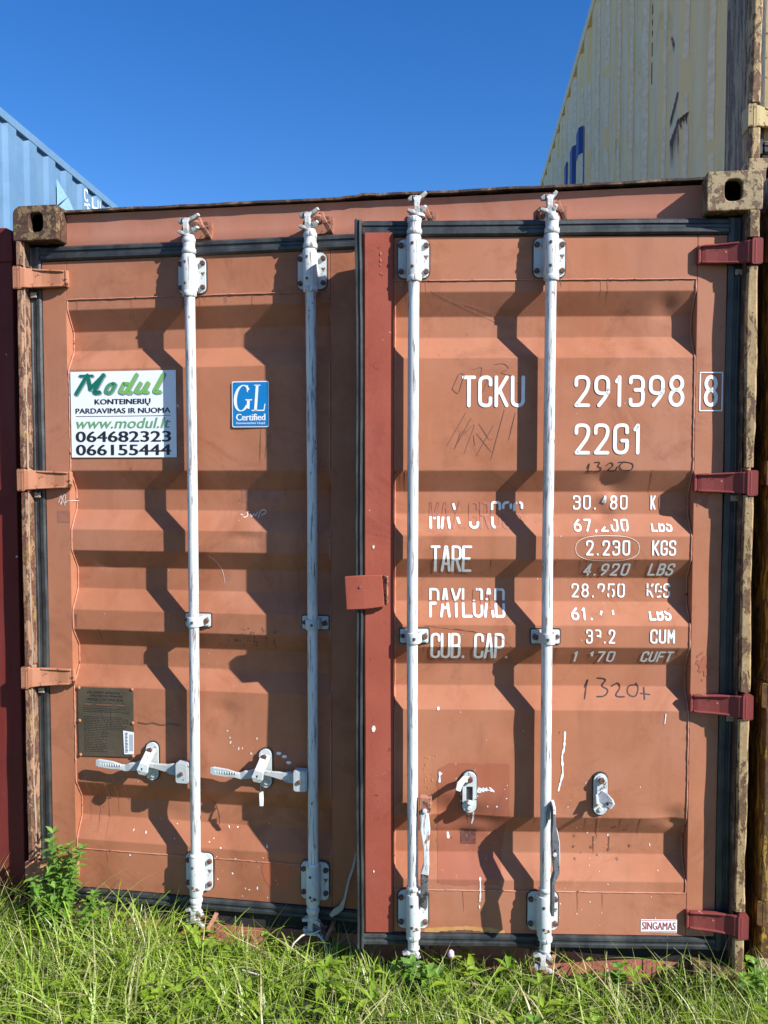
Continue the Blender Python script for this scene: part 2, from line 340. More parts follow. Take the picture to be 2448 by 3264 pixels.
def fillet(pts, r, step):
    out = [Vector(pts[0][:2])]
    for i in range(1, len(pts) - 1):
        a, b, c = Vector(pts[i - 1][:2]), Vector(pts[i][:2]), Vector(pts[i + 1][:2])
        rr = min(pts[i][2] if len(pts[i]) > 2 else r, (a - b).length * .5, (c - b).length * .5)
        p, q = b + (a - b).normalized() * rr, b + (c - b).normalized() * rr
        for k in range(7):
            t = k / 6; out.append(p * (1 - t) ** 2 + b * 2 * t * (1 - t) * .92 + q * t * t + (p + q) * .5 * 2 * t * (1 - t) * .08)
    out.append(Vector(pts[-1][:2]))
    res = [out[0]]
    for p in out[1:]:
        d = (p - res[-1]).length
        if d < 1e-6: continue
        n = max(1, int(d / step)); s0 = res[-1]
        for k in range(1, n + 1): res.append(s0.lerp(p, k / n))
    return res
_sl = [0]
def stroke(mb, pts, w, m, surf, lift=0.0013, mask=None, taper=False, rough=0.0, clipz=None):
    """ribbon of width w along pts (u,z), draped on surf(u,z)"""
    n = len(pts)
    if n < 2: return
    _sl[0] = (_sl[0] + 1) % 5; lift = lift + _sl[0] * .00018
    vs = []; L = R_ = None
    for i, p in enumerate(pts):
        t = (pts[min(i + 1, n - 1)] - pts[max(i - 1, 0)])
        if t.length < 1e-9: t = Vector((0, 1))
        t.normalize(); nn = Vector((-t.y, t.x))
        ww = w * .5 * (1 + rough * N3(p.x * 90, p.y * 90, 2))
        if taper: ww *= 0.35 + 0.65 * math.sin(math.pi * (0.1 + 0.8 * i / (n - 1)))
        for q in (p + nn * ww, p, p - nn * ww): vs.append((q.x, -(surf(q.x, q.y) + lift), q.y))
    fs = []
    for i in range(n - 1):
        mid = (pts[i] + pts[i + 1]) / 2
        if mask and not mask(mid.x, mid.y): continue
        a = i * 3; fs += [(a, a + 1, a + 4, a + 3), (a + 1, a + 2, a + 5, a + 4)]
    mb.add(vs, fs, m)
    for e, s_ in ((0, -1), (n - 1, 1)):       # round ends
        p = pts[e]
        if mask and not mask(p.x, p.y): continue
        t = (pts[1] - pts[0]) if e == 0 else (pts[-2] - pts[-1]); t.normalize(); t = -t
        if taper: continue
        a0 = math.atan2(t.y, t.x); cv = [(p.x, -(surf(p.x, p.y) + lift), p.y)]
        for k in range(7):
            a = a0 - math.pi / 2 + math.pi * k / 6; x, z = p.x + w * .5 * math.cos(a), p.y + w * .5 * math.sin(a)
            cv.append((x, -(surf(x, z) + lift), z))
        mb.add(cv, [(0, k + 1, k + 2) for k in range(6)], m)
def letters(mb, s, u0, u1, z0, z1, w, m, surf, gap=0.42, r=0.5, mask=None, shear=0.0, lift=0.0013):
    h = z1 - z0
    units = [NARROW.get(c, 1.0) for c in s]
    tot = sum(units) + gap * (len(s) - 1); cw = (u1 - u0 - w) / tot
    x = u0 + w / 2; zz0, zz1 = z0 + w / 2, z1 - w / 2
    for c, un in zip(s, units):
        if c != ' ':
            for pl in G[c]:
                W_ = cw * un
                pts = [(x + a[0] * W_ + shear * a[1] * h, zz0 + a[1] * (zz1 - zz0)) + ((a[2] * h,) if len(a) > 2 else ()) for a in pl]
                stroke(mb, fillet(pts, r * W_, 0.003), w, m, surf, lift, mask)
        x += cw * (un + gap)

_tc = {}
def font_text(mb, s, u0, u1, z0, z1, m, v, bold=0.0, shear=0.0, tight=False):
    """built-in font outline, filled, fitted to the box, laid at offset v"""
    key = (s, bold, shear)
    if key not in _tc:
        c = bpy.data.curves.new('t', 'FONT'); c.body = s; c.size = 1; c.shear = shear; c.resolution_u = 3
        o = bpy.data.objects.new('t', c); col.objects.link(o)
        dg = bpy.context.evaluated_depsgraph_get(); me = o.evaluated_get(dg).to_mesh()
        _tc[key] = ([tuple(q.co) for q in me.vertices], [tuple(p.vertices) for p in me.polygons])
        o.evaluated_get(dg).to_mesh_clear(); bpy.data.objects.remove(o); bpy.data.curves.remove(c)
    vs, fs = _tc[key]
    if not vs: return
    xa, xb = min(q[0] for q in vs), max(q[0] for q in vs); ya, yb = min(q[1] for q in vs), max(q[1] for q in vs)
    for i, du in enumerate(((0,) if not bold else (-bold, 0, bold))):
        k_ = (z1 - z0) * .9 * du
        mb.add([(u0 + k_ + (q[0] - xa) / (xb - xa) * (u1 - u0), -v - i * .00012, z0 + (q[1] - ya) / (yb - ya) * (z1 - z0)) for q in vs], fs, m)
def quad(mb, pts, v, m):
    mb.add([(u, -v, z) for u, z in pts], [list(range(len(pts)))], m)

# ------------------------------------------------------------ the setting: ground
def ground_z(x, y): return 0.02 + 0.025 * N3(x, y, 0, 0.9) + 0.012 * N3(x, y, 3, 3.1)
gb = MB(); xs = [-60, -30, -12, -6] + [-4 + i * 0.25 for i in range(41)] + [9, 14, 30, 60]
ys = [-60, -30, -12, -6] + [-4 + i * 0.25 for i in range(33)] + [8, 14, 30, 80]
vs = [(x, y, ground_z(x, y) if -3.9 < x < 5.9 and -3.9 < y < 3.9 else 0.02) for y in ys for x in xs]
nx = len(xs)
gb.add(vs, [(j * nx + i, j * nx + i + 1, (j + 1) * nx + i + 1, (j + 1) * nx + i) for j in range(len(ys) - 1) for i in range(nx - 1)], 'soil', True)
gm, nt, b = mat('soil', 0.95)
c = ramp(nt, nz(nt, 5, 8, 0.7), [(0.3, (0.028, 0.022, 0.014)), (0.5, (0.035, 0.032, 0.016)), (0.7, (0.03, 0.045, 0.014))])
nt.links.new(c, b.inputs['Base Color']); bump(nt, b, nz(nt, 40, 6), 0.8, 0.02); M['soil'] = gm
g = gb.build('ground'); g['kind'] = 'structure'

# ------------------------------------------------------------ door panel profile
REC = [(2.245, 2.174, 2.108, 2.040), (1.688, 1.620, 1.549, 1.481), (1.408, 1.344, 1.268, 1.197), (1.127, 1.064, .994, .925), (.577, .512, .443, .369)]
DEP = 0.040
def prof(z):
    for a, b, c, d in REC:
        if d < z < a:
            if z > b: return -DEP * (a - z) / (a - b)
            if z < c: return -DEP * (z - d) / (c - d)
            return -DEP
    return 0.0
def profs(z): return (prof(z - .0015) + prof(z) * 2 + prof(z + .0015)) / 4
def dentR(u, z):
    d = 0
    for cu, cz, ru, rz, a in ((-.430, 1.66, .045, .035, -.016), (-.425, 1.60, .02, .02, .010), (-.43, 1.54, .03, .02, -.010), (-.41, 1.50, .03, .02, .004),
                              (-.865, .565, .09, .05, -.020), (-.96, .60, .06, .05, -.015), (-.83, .53, .05, .03, .010), (-.215, .58, .04, .03, -.012), (-.25, 2.20, .03, .03, -.007), (-.73, .86, .05, .05, -.003), (-.205, .56, .015, .012, -.006)):
        d += a * math.exp(-((u - cu) / ru) ** 2 - ((z - cz) / rz) ** 2)
    return d
def dentL(u, z):
    d = 0
    for cu, cz, ru, rz, a in ((.80, .80, .12, .10, -.002), (.92, .86, .03, .08, -.003), (.27, .80, .05, .03, -.004), (.34, 2.12, .05, .02, .002), (.72, .86, .035, .03, -.006), (.95, .74, .05, .03, -.005), (.30, 1.36, .05, .02, -.004), (.80, 1.46, .06, .02, -.005), (.50, .47, .06, .03, -.005), (.78, 1.80, .05, .06, -.002)):
        d += a * math.exp(-((u - cu) / ru) ** 2 - ((z - cz) / rz) ** 2)
    return d
def surfR(u, z):
    if -1.100 < u < -.163 and .335 < z < 2.28: return profs(z) - .002 + dentR(u, z) + .0006 * N3(u * 4, z * 4, 1)
    return 0.0 if u < -.163 or u > -.163 else 0.0
def surfL(u, z):
    if .163 < u < 1.10 and .335 < z < 2.28: return profs(z) - .002 + dentL(u, z) + .0006 * N3(u * 4, z * 4, 5)
    return 0.0

def door_mesh(sgn, surf, pm, parent, loc, rotz, fine=True, label=None):
    """sgn +1: u grows from hinge to the right; -1 mirrored"""
    mb = MB()
    du = 0.012 if fine else 0.12; dz = 0.0045 if fine else 0.034
    if fine:
        bp = sorted([.335, 2.28] + [q + e for r in REC for q in r for e in (-.0044, -.0024, 0, .0024, .0044)]); zs = []
        for a, b_ in zip(bp, bp[1:]):
            k_ = max(1, int((b_ - a) / .009)); zs += [a + (b_ - a) * i / k_ for i in range(k_)]
        zs.append(2.28)
    else:
        zs = sorted({.335, 2.28} | {q for r in REC for q in r})
    nu = 78 if fine else 6
    us = [sgn * (.160 + i * (.943) / nu) for i in range(nu + 1)]
    if sgn < 0: us = us[::-1]
    vs = [(u, -surf(max(min(u, max(us) - .004), min(us) + .004), min(max(z, .3352), 2.2798)), z) for z in zs for u in us]; n = len(us)
    mb.add(vs, [(j * n + i, j * n + i + 1, (j + 1) * n + i + 1, (j + 1) * n + i) for j in range(len(zs) - 1) for i in range(n - 1)], pm, fine)
    # frame: stiles and rails (box section)
    def bx(a, b, z0, z1, v0, v1, m):
        a, b = sorted((sgn * a, sgn * b)); mb.box(a, b, -v1, -v0, z0, z1, m)
    bx(.070, .1605, .194, 2.413, -.085, 0, pm)
    bx(1.1005, 1.195, .194, 2.413, -.085, 0, pm)
    bx(.1615, 1.0995, 2.2805, 2.413, -.085, 0, pm)
    bx(.1615, 1.0995, .194, .3345, -.085, 0, pm)
    bx(.16, 1.10, .30, 2.30, -.088, -.080, 'dark')     # plywood-lined back
    o = mb.build('door', parent, 0.0015 if fine else 0.0, loc, rotz)
    if label: o['label'] = label
    return o

def gasket(door, sgn, top=True, free=True):
    mb = MB()
    def strip_v(a, b, z0, z1, v):       # vertical lipped rubber strip
        a, b = sorted((sgn * a, sgn * b)); n = 60; sec = [(0, -.03), (0, v * .5), (.12, v), (.34, v * 1.0), (.40, v * .62), (.62, v * .62), (.68, v * .95), (.9, v * .9), (1, v * .3), (1, -.03)]
        vs = []
        for i in range(n + 1):
            z = z0 + (z1 - z0) * i / n; dx = .0045 * N3(a, z * 2.2, sgn, 1) + .0015 * N3(a, z * 11, sgn, 1); dv = .003 * N3(b, z * 5, 4, 1)
            for t, vv in sec: vs.append((a + (b - a) * t + dx, -(vv + dv), z))
        k = len(sec); mb.add(vs, [(i * k + j, i * k + j + 1, (i + 1) * k + j + 1, (i + 1) * k + j) for i in range(n) for j in range(k - 1)], 'rubber', False)
        mb.add(vs[:k], [list(range(k))], 'rubber'); mb.add(vs[-k:], [list(range(k))[::-1]], 'rubber')
    def strip_h(u0, u1, z0, z1, v):
        u0, u1 = sorted((sgn * u0, sgn * u1)); n = 60; sec = [(0, -.03), (0, v * .4), (.14, v), (.36, v), (.44, v * .65), (.6, v * .65), (.68, v), (.88, v * .9), (1, v * .3), (1, -.03)]
        vs = []
        for i in range(n + 1):
            u = u0 + (u1 - u0) * i / n; dz = .0025 * N3(u * 2.2, z0, sgn, 1)
            for t, vv in sec: vs.append((u, -vv, z0 + (z1 - z0) * t + dz))
        k = len(sec); mb.add(vs, [(i * k + j, (i + 1) * k + j, (i + 1) * k + j + 1, i * k + j + 1) for i in range(n) for j in range(k - 1)], 'rubber', False)
        mb.add(vs[:k], [list(range(k))], 'rubber'); mb.add(vs[-k:], [list(range(k))[::-1]], 'rubber')
    strip_v(.0165 if sgn > 0 else .020, .069, .152, 2.463, .009)
    strip_h(.0705, 1.196, 2.4145, 2.463, .012)
    strip_h(.0705, 1.196, .152, .1925, .012)
    if free: strip_v(1.1965, 1.220, .150, 2.4635, .026)
    return mb.build('gasket', door)

def weld_seams(door, sgn, surf):
    mb = MB()
    def bead(pts, r):
        mb.tube(pts, r, 'weld', 5, radii=[r * (1 + .5 * N3(p[0] * 60, 1, p[2] * 60)) for p in pts])
    for z in (2.2803, .3347):
        bead([(sgn * (.163 + .937 * i / 90), -(.0002 + .0012 * N3(i * .7, z, 0)), z + .0012 * N3(i * .3, z, 7)) for i in range(91)], .0022)
    for ua in (.1640, 1.0965):
        zz = [.337 + i * (2.278 - .337) / 300 for i in range(301)]
        u = sgn * ua
        bead([(u + .0012 * N3(z * 20, ua, 0), -(surf(sgn * (.170 if ua < .5 else 1.09), z) + .001), z) for z in zz], .0026)
    return mb.build('weld_bead', door)

# ------------------------------------------------------------ door hardware (one mesh each, then copied)
def copy(o, parent, loc, label=None):
    c = o.copy(); col.objects.link(c); c.parent = parent; c.location = loc
    if label: c['label'] = label
    return c
RV = .038      # rod centre line in front of the door face
def rod(door, u, z0=.17, z1=2.46, bend=0.0, seed=0, lab=None):
    mb = MB(); n = 60; pts = []
    for i in range(n + 1):
        z = z0 + (z1 - z0) * i / n
        pts.append((u + bend * math.sin(math.pi * i / n) + .0012 * N3(seed, z * 1.3, 0), -(RV + .001 * N3(z * 1.7, seed, 3)), z))
    mb.tube(pts, .0172, 'white', 20)
    mb.lathe(u, -RV, [(.0200, 2.446), (.0222, 2.449), (.0222, 2.459), (.0180, 2.465)], 'white')
    mb.lathe(u, -RV, [(.0215, 2.269), (.0238, 2.273), (.0238, 2.287), (.021, 2.290)], 'white')
    mb.lathe(u, -RV, [(.0205, 2.411), (.0235, 2.414), (.0235, 2.424), (.0200, 2.430), (.0200, 2.447)], 'white')
    mb.lathe(u, -RV, [(.0175, .352), (.0225, .356), (.0225, .364), (.0175, .368)], 'white')
    mb.lathe(u, -RV, [(.0175, .190), (.0225, .196), (.0225, .206), (.0195, .210)], 'white')
    o = mb.build('locking_rod', door)
    if lab: o['label'] = lab
    return o
def bracket(door, u, z, name='bearing_bracket', seed=0, h=.122, sm='white'):
    mb = MB(); random.seed(seed)
    P = rrect(-.054, .050, -h / 2 - .001, h / 2 + .001, .022, 5)
    mb.prism(P, .0, .0035, 'rubber')
    P = rrect(-.050, .046, -h / 2 + .002, h / 2 - .002, .018, 5)
    mb.prism(P, .0036, .010, 'cast')
    # sleeve over the rod, bossed to the plate
    mb.lathe(-.002, -RV, [(.0215, -h / 2 - .002), (.0232, -h / 2 + .004), (.0232, h / 2 - .004), (.0215, h / 2 + .002)], sm, 24)
    mb.box(-.024, .020, -RV, -.009, -h / 2 + .006, h / 2 - .006, 'cast')
    for a in (-.041, .037):
        for b_ in (-.040, .040): mb.bolt(a, .010, b_, .0095, .009, 'bolt')
    for b_ in (-.034, .036): mb.lathe(-.006, -RV - .0225, [(.0045, b_ - .0035), (.0045, b_ + .0035)], 'bolt', 8)
    return mb.build(name, door, 0.0015, (u, 0, z))
def clamp(door, u, z, flip=1):
    mb = MB()
    mb.prism(rrect(-.046, .052, -.026, .026, .007), -.002, .0015, 'rubber')
    mb.prism(rrect(-.042, .048, -.022, .022, .005), .0016, .006, 'cast')
    w = .017
    mb.bar([(.046 * 1, .010, 0, w, .0025), (.026, .012, 0, w, .0025), (.021, .040, 0, w, .0025)], 'cast')
    n = 10
    pts = [(.0205 * math.cos(math.pi * k / n), RV + .0205 * math.sin(math.pi * k / n), 0, w + .001, .0025) for k in range(n + 1)]
    vs = []
    for k in range(n + 1):
        a = math.pi * k / n
        for r in (.0178, .0222):
            for zz in (-w, w): vs.append((r * math.cos(a), -(RV + r * math.sin(a)), zz))
    fs = []
    for k in range(n):
        b0, b1 = k * 4, k * 4 + 4
        fs += [(b0 + 2, b0 + 3, b1 + 3, b1 + 2), (b0, b1, b1 + 1, b0 + 1), (b0 + 1, b1 + 1, b1 + 3, b0 + 3), (b0, b0 + 2, b1 + 2, b1)]
    mb.add(vs, fs, 'cast', True)
    mb.box(-.0225, -.018, -RV, -.006, -w, w, 'cast')
    mb.bolt(.037, .0128, 0, .010, .008); mb.bolt(-.034, .006, 0, .008, .006)
    mb.lathe(.003, -RV - .0215, [(.004, -.004), (.004, .004)], 'bolt', 8)
    o = mb.build('rod_clamp', door, 0.001, (u, 0, z))
    if flip < 0: o.scale = (-1, 1, 1)
    return o
def cam_piece(door, u, z, up=1, var=0, lab=None):
    """forked cam casting at the end of a rod"""
    mb = MB(); random.seed(var); s = up
    mb.lathe(0, -RV, [(.0190, 0), (.0190, .006), (.013, .010), (.012, .020)] if s > 0 else [(.012, -.020), (.013, -.010), (.0190, -.006), (.0190, 0)], 'camcast', 16)
    ca = (1.0, .75, .9, .35, .55, .5)[var % 6]; cm = 'camcast'
    mb.bar([(-.005, RV, s * .010, .013, .012), (-.007, RV + .004, s * .030, .008, .013), (-.007, RV + .004, s * .046, .009, .013), (-.006, RV + .001, s * .060, .015, .012)], cm)
    mb.bar([(-.004, RV, s * .016, .005, .011), (-.022, RV + .004, s * .014, .006, .012), (-.036, RV + .006, s * .020, .004, .007)], cm)
    mb.bar([(.002, RV, s * .016, .006, .011), (.022 * ca, RV + .008, s * .022, .007, .010), (.038 * ca, RV + .014, s * .030, .004, .007)], cm)
    mb.bar([(-.006, RV, s * .058, .006, .011), (-.024, RV + .002, s * .054, .008, .010), (-.034, RV + .003, s * .050, .005, .006)], cm)
    mb.bar([(.0, RV, s * .056, .007, .010), (.020 * ca, RV + .006, s * .062, .006, .008), (.040 * ca, RV + .010, s * .072, .005, .006)], cm)
    o = mb.build('rod_cam', door, 0.0018, (u, 0, z))
    if lab: o['label'] = lab
    return o
def keeper(parent, x, y, z, s=1):
    """cam keeper welded on header or sill: two lugs and a hooked tongue"""
    mb = MB()
    mb.prism(rrect(-.042, .050, -.034, .022, .008), .0, .007, 'keeper')
    mb.bar([(.044, .004, -.036 * s, .007, .011), (.040, .026, -.026 * s, .007, .011), (.026, .044, .0, .007, .010), (.018, .046, .024 * s, .006, .008)], 'keeper')
    mb.bar([(-.040, .004, -.020 * s, .007, .010), (-.042, .024, -.012 * s, .007, .010), (-.036, .036, .004, .006, .008)], 'keeper')
    mb.bar([(.010, .004, .010, .008, .012), (.012, .040, .020 * s, .008, .010), (.010, .056, .004, .009, .006)], 'keeper')
    mb.bolt(.012, .062, -.004, .011, .006)
    return mb.build('cam_keeper', parent, 0.002, (x, y, z))
def hinge(door, sgn, z, m, first=None, lab=None, drop=0.0):
    if first is not None: return copy(first, door, (0, 0, z), lab)
    mb = MB()
    # knuckle on the post
    a, b = (-.002, .026) if sgn > 0 else (-.018, .014)
    mb.prism(rrect(a, b, -.039, .039, .006), -.01, .0615, m)
    # blade: curved from the knuckle down on to the door stile, with raised flanges
    sec = [(.012, .058), (.034, .050), (.058, .034), (.085, .024), (.115, .018), (.150, .014), (.164, .010)]
    P = [(sgn * u + (.008 if sgn < 0 else 0), v, 0, .036 - .009 * (i / 6) ** .8, .006) for i, (u, v) in enumerate(sec)]
    mb.bar(P, m)
    for e in (-1, 1):
        mb.bar([(q[0], q[1] + .007 - .003 * (i < 3), e * (q[3] - .003) , .0035, .006) for i, q in enumerate(P) if i > 1], m)
    x = P[-1][0]; mb.box(min(x, x + sgn * .010), max(x, x + sgn * .010), -.018, .0, -.029, .029, m)
    o = mb.build('hinge', door, 0.0035, (0, 0, z), segs=3)
    if lab: o['label'] = lab
    return o
def stroke_surf(mb, pts, w, m, surf, **k):
    stroke(mb, fillet([tuple(p) for p in pts], .02, .003), w, m, surf, **k)

# ------------------------------------------------------------ corner casting
def casting(parent, x0, y0, z0, m, outer, top, name='corner_casting', front=-1, label=None):
    """ISO casting .162 x .178 x .118 with openings in the end, the outer side and top or bottom; x0,y0,z0 = min corner"""
    W, D, H = .162, .178, .118; mb = MB()
    ro = .030
    rs = [.006] * 4
    idx = {(1, 1): 0, (-1, 1): 1, (-1, -1): 2, (1, -1): 3}
    rs[idx[(outer, 1 if top else -1)]] = ro
    out0 = rrect(0, W, 0, H, tuple(rs), 5); out = []
    for i_, p_ in enumerate(out0):
        q_ = out0[(i_ + 1) % len(out0)]; L_ = math.hypot(q_[0] - p_[0], q_[1] - p_[1]); k_ = max(1, int(L_ / .009))
        out += [(p_[0] + (q_[0] - p_[0]) * j_ / k_, p_[1] + (q_[1] - p_[1]) * j_ / k_) for j_ in range(k_)]
    cx = W / 2 + outer * .0; hole = [(u, z) for u, z in stadium(cx + outer * -.004, H / 2 + .002, .050, .068, 11)]
    n = len(out)
    # resample hole to match angle ordering
    def ang(p): return math.atan2(p[1] - H / 2, p[0] - cx)
    hole2 = []
    for p in out:
        a = ang(p); best = min(hole, key=lambda q: abs((ang(q) - a + math.pi) % (2 * math.pi) - math.pi)); hole2.append(best)
    # smooth analytic opening instead: superellipse at the same angles
    hole2 = []
    for p in out:
        a = ang(p); ca, sa = math.cos(a), math.sin(a)
        r = 1 / ((abs(ca) / .026) ** 3.2 + (abs(sa) / .033) ** 3.2) ** (1 / 3.2)
        hole2.append((cx - outer * .004 + r * ca, H / 2 + .002 + r * sa))
    def push(poly, hl, ya, yb):
        P = [(u, z) for u, z in poly]
        mb.prism(P, -yb, -ya, m, hole=hl)
    push(out, hole2, 0, .026)
    # side walls (open tube of the same outline), inner walls thick
    vs = []
    inn = [(cx + (u - cx) * .74, H / 2 + (z - H / 2) * .72) for u, z in out]
    k = len(out)
    for y in (.026, D): vs += [(u, y, z) for u, z in out]
    mb.add(vs, [(i, k + i, k + (i + 1) % k, (i + 1) % k) for i in range(k)], m)
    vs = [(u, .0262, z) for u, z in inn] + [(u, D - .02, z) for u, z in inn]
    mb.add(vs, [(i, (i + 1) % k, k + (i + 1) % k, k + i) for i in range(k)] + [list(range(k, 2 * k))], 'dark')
    mb.add([(u, D, z) for u, z in out], [list(range(k))[::-1]], m)
    o = mb.build(name, parent, 0.003, (x0, y0, z0), segs=2)
    if front > 0: o.rotation_euler = (0, 0, math.pi); o.location = (x0 + W, y0 + D, z0)
    if label: o['label'] = label
    return o

def wavy_bar(mb, x0, x1, y0, y1, z0, z1, m, amp=.003, seed=0, nz_=None):
    n = nz_ or max(4, int((z1 - z0) / .03)); sec = [(0, 1), (0, .18), (.15, 0), (.85, 0), (1, .18), (1, 1)]; vs = []
    for i in range(n + 1):
        z = z0 + (z1 - z0) * i / n
        dx = amp * N3(seed, z * 2.1, 0) + amp * .5 * N3(seed, z * 9, 5); dx2 = amp * N3(seed + 3, z * 3.3, 0) + amp * .5 * N3(seed, z * 14, 9); dy = amp * .8 * N3(seed, z * 4, 8)
        for t, s in sec:
            vs.append((x0 + (x1 - x0) * t + dx * (1 - t) + dx2 * t, y0 + (y1 - y0) * s + dy * (1 - s), z))
    k = len(sec)
    mb.add(vs, [(i * k + j, i * k + (j + 1) % k, (i + 1) * k + (j + 1) % k, (i + 1) * k + j) for i in range(n) for j in range(k)], m, False)
    mb.add(vs[:k], [list(range(k))[::-1]], m); mb.add(vs[-k:], [list(range(k))], m)

def side_wall(parent, x, L, H, pitch, depth, m, face, name='side_wall', extra=None):
    """vertical corrugations along y on plane x; face = -1 or +1 (outward)"""
    mb = MB(); y0, y1 = .17, L - .17; z0, z1 = .15, H - .10
    ys = []; y = y0
    while y < y1:
        for t, d in ((0, 0), (.38, 0), (.50, 1), (.88, 1)): ys.append((min(y + t * pitch, y1), d))
        y += pitch
    ys.append((y1, 0)); vs = []
    zz = [z0, (z0 + z1) / 2, z1]
    for z in zz:
        for yy, d in ys: vs.append((x - face * depth * d, yy, z))
    n = len(ys)
    mb.add(vs, [(j * n + i, j * n + i + 1, (j + 1) * n + i + 1, (j + 1) * n + i) for j in range(2) for i in range(n - 1)], m)
    if extra: extra(mb)
    return mb.build(name, parent)
def corr(y, pitch, depth):
    t = ((y - .17) % pitch) / pitch
    if t < .38: return 0
    if t < .50: return -depth * (t - .38) / .12
    if t < .88: return -depth
    return -depth * (1 - t) / .12

def shell(root, L, H, pm, rm, cm, pitch=.28, depth=.036, walls=(-1, 1), top_rail=None, roofm=None, ry=.05):
    top_rail = top_rail or rm
    for f in (-1, 1):
        x = .012 if f < 0 else 2.426
        side_wall(root, x, L, H, pitch, depth, pm, f)
        mb = MB(); a, b = (.006, .062) if f < 0 else (2.376, 2.432); mb.box(a, b, .17, L - .17, H - .098, H - .012, top_rail); mb.build('top_rail', root, .004)
        mb = MB(); mb.box(a, b, .17, L - .17, .02, .15, rm); mb.build('bottom_rail', root, .004)
    mb = MB(); mb.box(.065, 2.373, ry, L - .05, H - .032, H - .006, roofm or pm); mb.build('roof', root, .002)
    mb = MB(); mb.box(.065, 2.373, .06, L - .05, .10, .148, 'dark'); mb.build('floor', root)
    mb = MB(); mb.box(.04, 2.398, L - .07, L - .02, .118, H - .03, pm); mb.build('end_wall', root, .004)
    for x, o in ((0, -1), (2.276, 1)):
        for z, t in ((0, False), (H - .118, True)):
            casting(root, x, L - .178, z, cm, o, t, front=1)
        mb = MB(); mb.box(x + .01 if o < 0 else x + .02, x + .142 if o < 0 else x + .152, L - .17, L - .01, .118, H - .118, rm); mb.build('corner_post', root, .004)

# ============================================================ MAIN CONTAINER
H = 2.591
box = thing('shipping_container', 'terracotta shipping container with white locking rods and stencilled numbers, filling the view', 'shipping container')
shell(box, 6.058, H, 'terra', 'terra', 'rust', walls=(), ry=.165, roofm='roofbounce')
for x, o, mm in ((0, -1, 'rust'), (2.276, 1, 'rust2')):
    for z, t in ((0, False), (H - .118, True)):
        casting(box, x, 0.0, z, mm if t else 'rust', o, t, label=('mossy brown corner casting with an oval hole' if o < 0 else 'beige flaking corner casting with an oval hole') if t else None)
# header
mb = MB(); nx_ = 80; vs = []
zsH = [2.466, 2.47, 2.50, 2.56, 2.572]
ysH = [.068, .0665, .067, .067, .063]
for i in range(nx_ + 1):
    x = .150 + (2.288 - .150) * i / nx_
    for z, y in zip(zsH, ysH): vs.append((x, y + .0012 * N3(x * 3, z * 5, 0), z + .001 * N3(x * 4, 0, 2)))
k = len(zsH)
mb.add(vs, [(i * k + j, (i + 1) * k + j, (i + 1) * k + j + 1, i * k + j + 1) for i in range(nx_) for j in range(k - 1)], 'terra_hdr', True)
mb.box(.150, 2.288, .072, .16, 2.4665, 2.575, 'terra_hdr')
mb.build('header', box)
# roof lip: thin wavy sheet edge over the header
mb = MB(); vs = []
for i in range(121):
    x = .120 + (2.330 - .120) * i / 120
    dz = .0035 * N3(x * 2.5, 0, 1) + .002 * N3(x * 11, 0, 4) + (-.004 if x < 1.2 else .001); dy = .003 * N3(x * 7, 2, 0)
    if abs(x - 1.2) < .06: dz += .003
    vs += [(x, .046 + dy, 2.581 + dz), (x, .045 + dy, 2.588 + dz), (x, .20, 2.592 + dz * .3), (x, .20, 2.584 + dz * .3)]
mb.add(vs, [(i * 4 + j, (i + 1) * 4 + j, (i + 1) * 4 + (j + 1) % 4, i * 4 + (j + 1) % 4) for i in range(120) for j in range(4)], 'brownrail')
mb.build('roof_lip', box)
# sill
mb = MB()
mb.box(.158, 2.280, .066, .16, .012, .148, 'terra_sill')
mb.box(.05, 2.39, .10, .30, .1485, .158, 'terra_sill')
mb.build('door_sill', box, .004)
# corner posts: front flange in lengths between the hinges, pale inner return, body
HZ = (2.350, 1.655, .960, .262)
for sd_, mm in ((-1, 'postL'), (1, 'postR')):
    mb = MB()
    if sd_ < 0: fx0, fx1, rx0, rx1 = .006, .0290, .014, .015
    else: fx0, fx1, rx0, rx1 = 2.398, 2.432, 2.3945, 2.3975
    segs = [(.118, HZ[3] - .043), (HZ[3] + .043, HZ[2] - .043), (HZ[2] + .043, HZ[1] - .043), (HZ[1] + .043, HZ[0] - .043), (HZ[0] + .043, 2.473)]
    for i, (a, b_) in enumerate(segs):
        wavy_bar(mb, fx0, fx1, .002, .055, a, b_, mm, amp=.006 if sd_ > 0 else .0035, seed=i * 3 + sd_)
    if sd_ < 0: mb.box(.007, .0125, .0455, .15, .118, 2.473, 'cream')
    else: mb.box(min(fx0, rx0) + .001, max(fx1, rx1) - .001, .0455, .15, .118, 2.473, mm)
    a, b_ = (.0285, .0318) if sd_ < 0 else (2.3925, 2.3970)
    n = 80; vs = []
    for i in range(n + 1):
        z = .125 + 2.345 * i / n; q = .0012 * N3(z * 3, sd_, 2)
        bk = -.016 if sd_ < 0 else 0
        vs += [(a + q, .012 + .006 * N3(z * 6, sd_, 1), z), (b_ + q, .012 + .006 * N3(z * 6, sd_, 1), z), (b_ + q + bk, .068, z), (a + q + bk, .068, z)]
    mb.add(vs, [(i * 4 + j, i * 4 + (j + 1) % 4, (i + 1) * 4 + (j + 1) % 4, (i + 1) * 4 + j) for i in range(n) for j in range(4)], 'cream' if sd_ < 0 else 'brownrail')
    a, b_ = (.0355, .15) if sd_ < 0 else (2.288, 2.392)
    mb.box(a, b_, .150, .26, .118, 2.473, 'terra')
    # small welded hinge-pin tabs
    for z in HZ[:3]:
        xx = .036 if sd_ < 0 else 2.372
        mb.box(xx, xx + .022, .040, .046, z - .062, z - .044, 'cream')
    mb.build('corner_post', box, .0015)

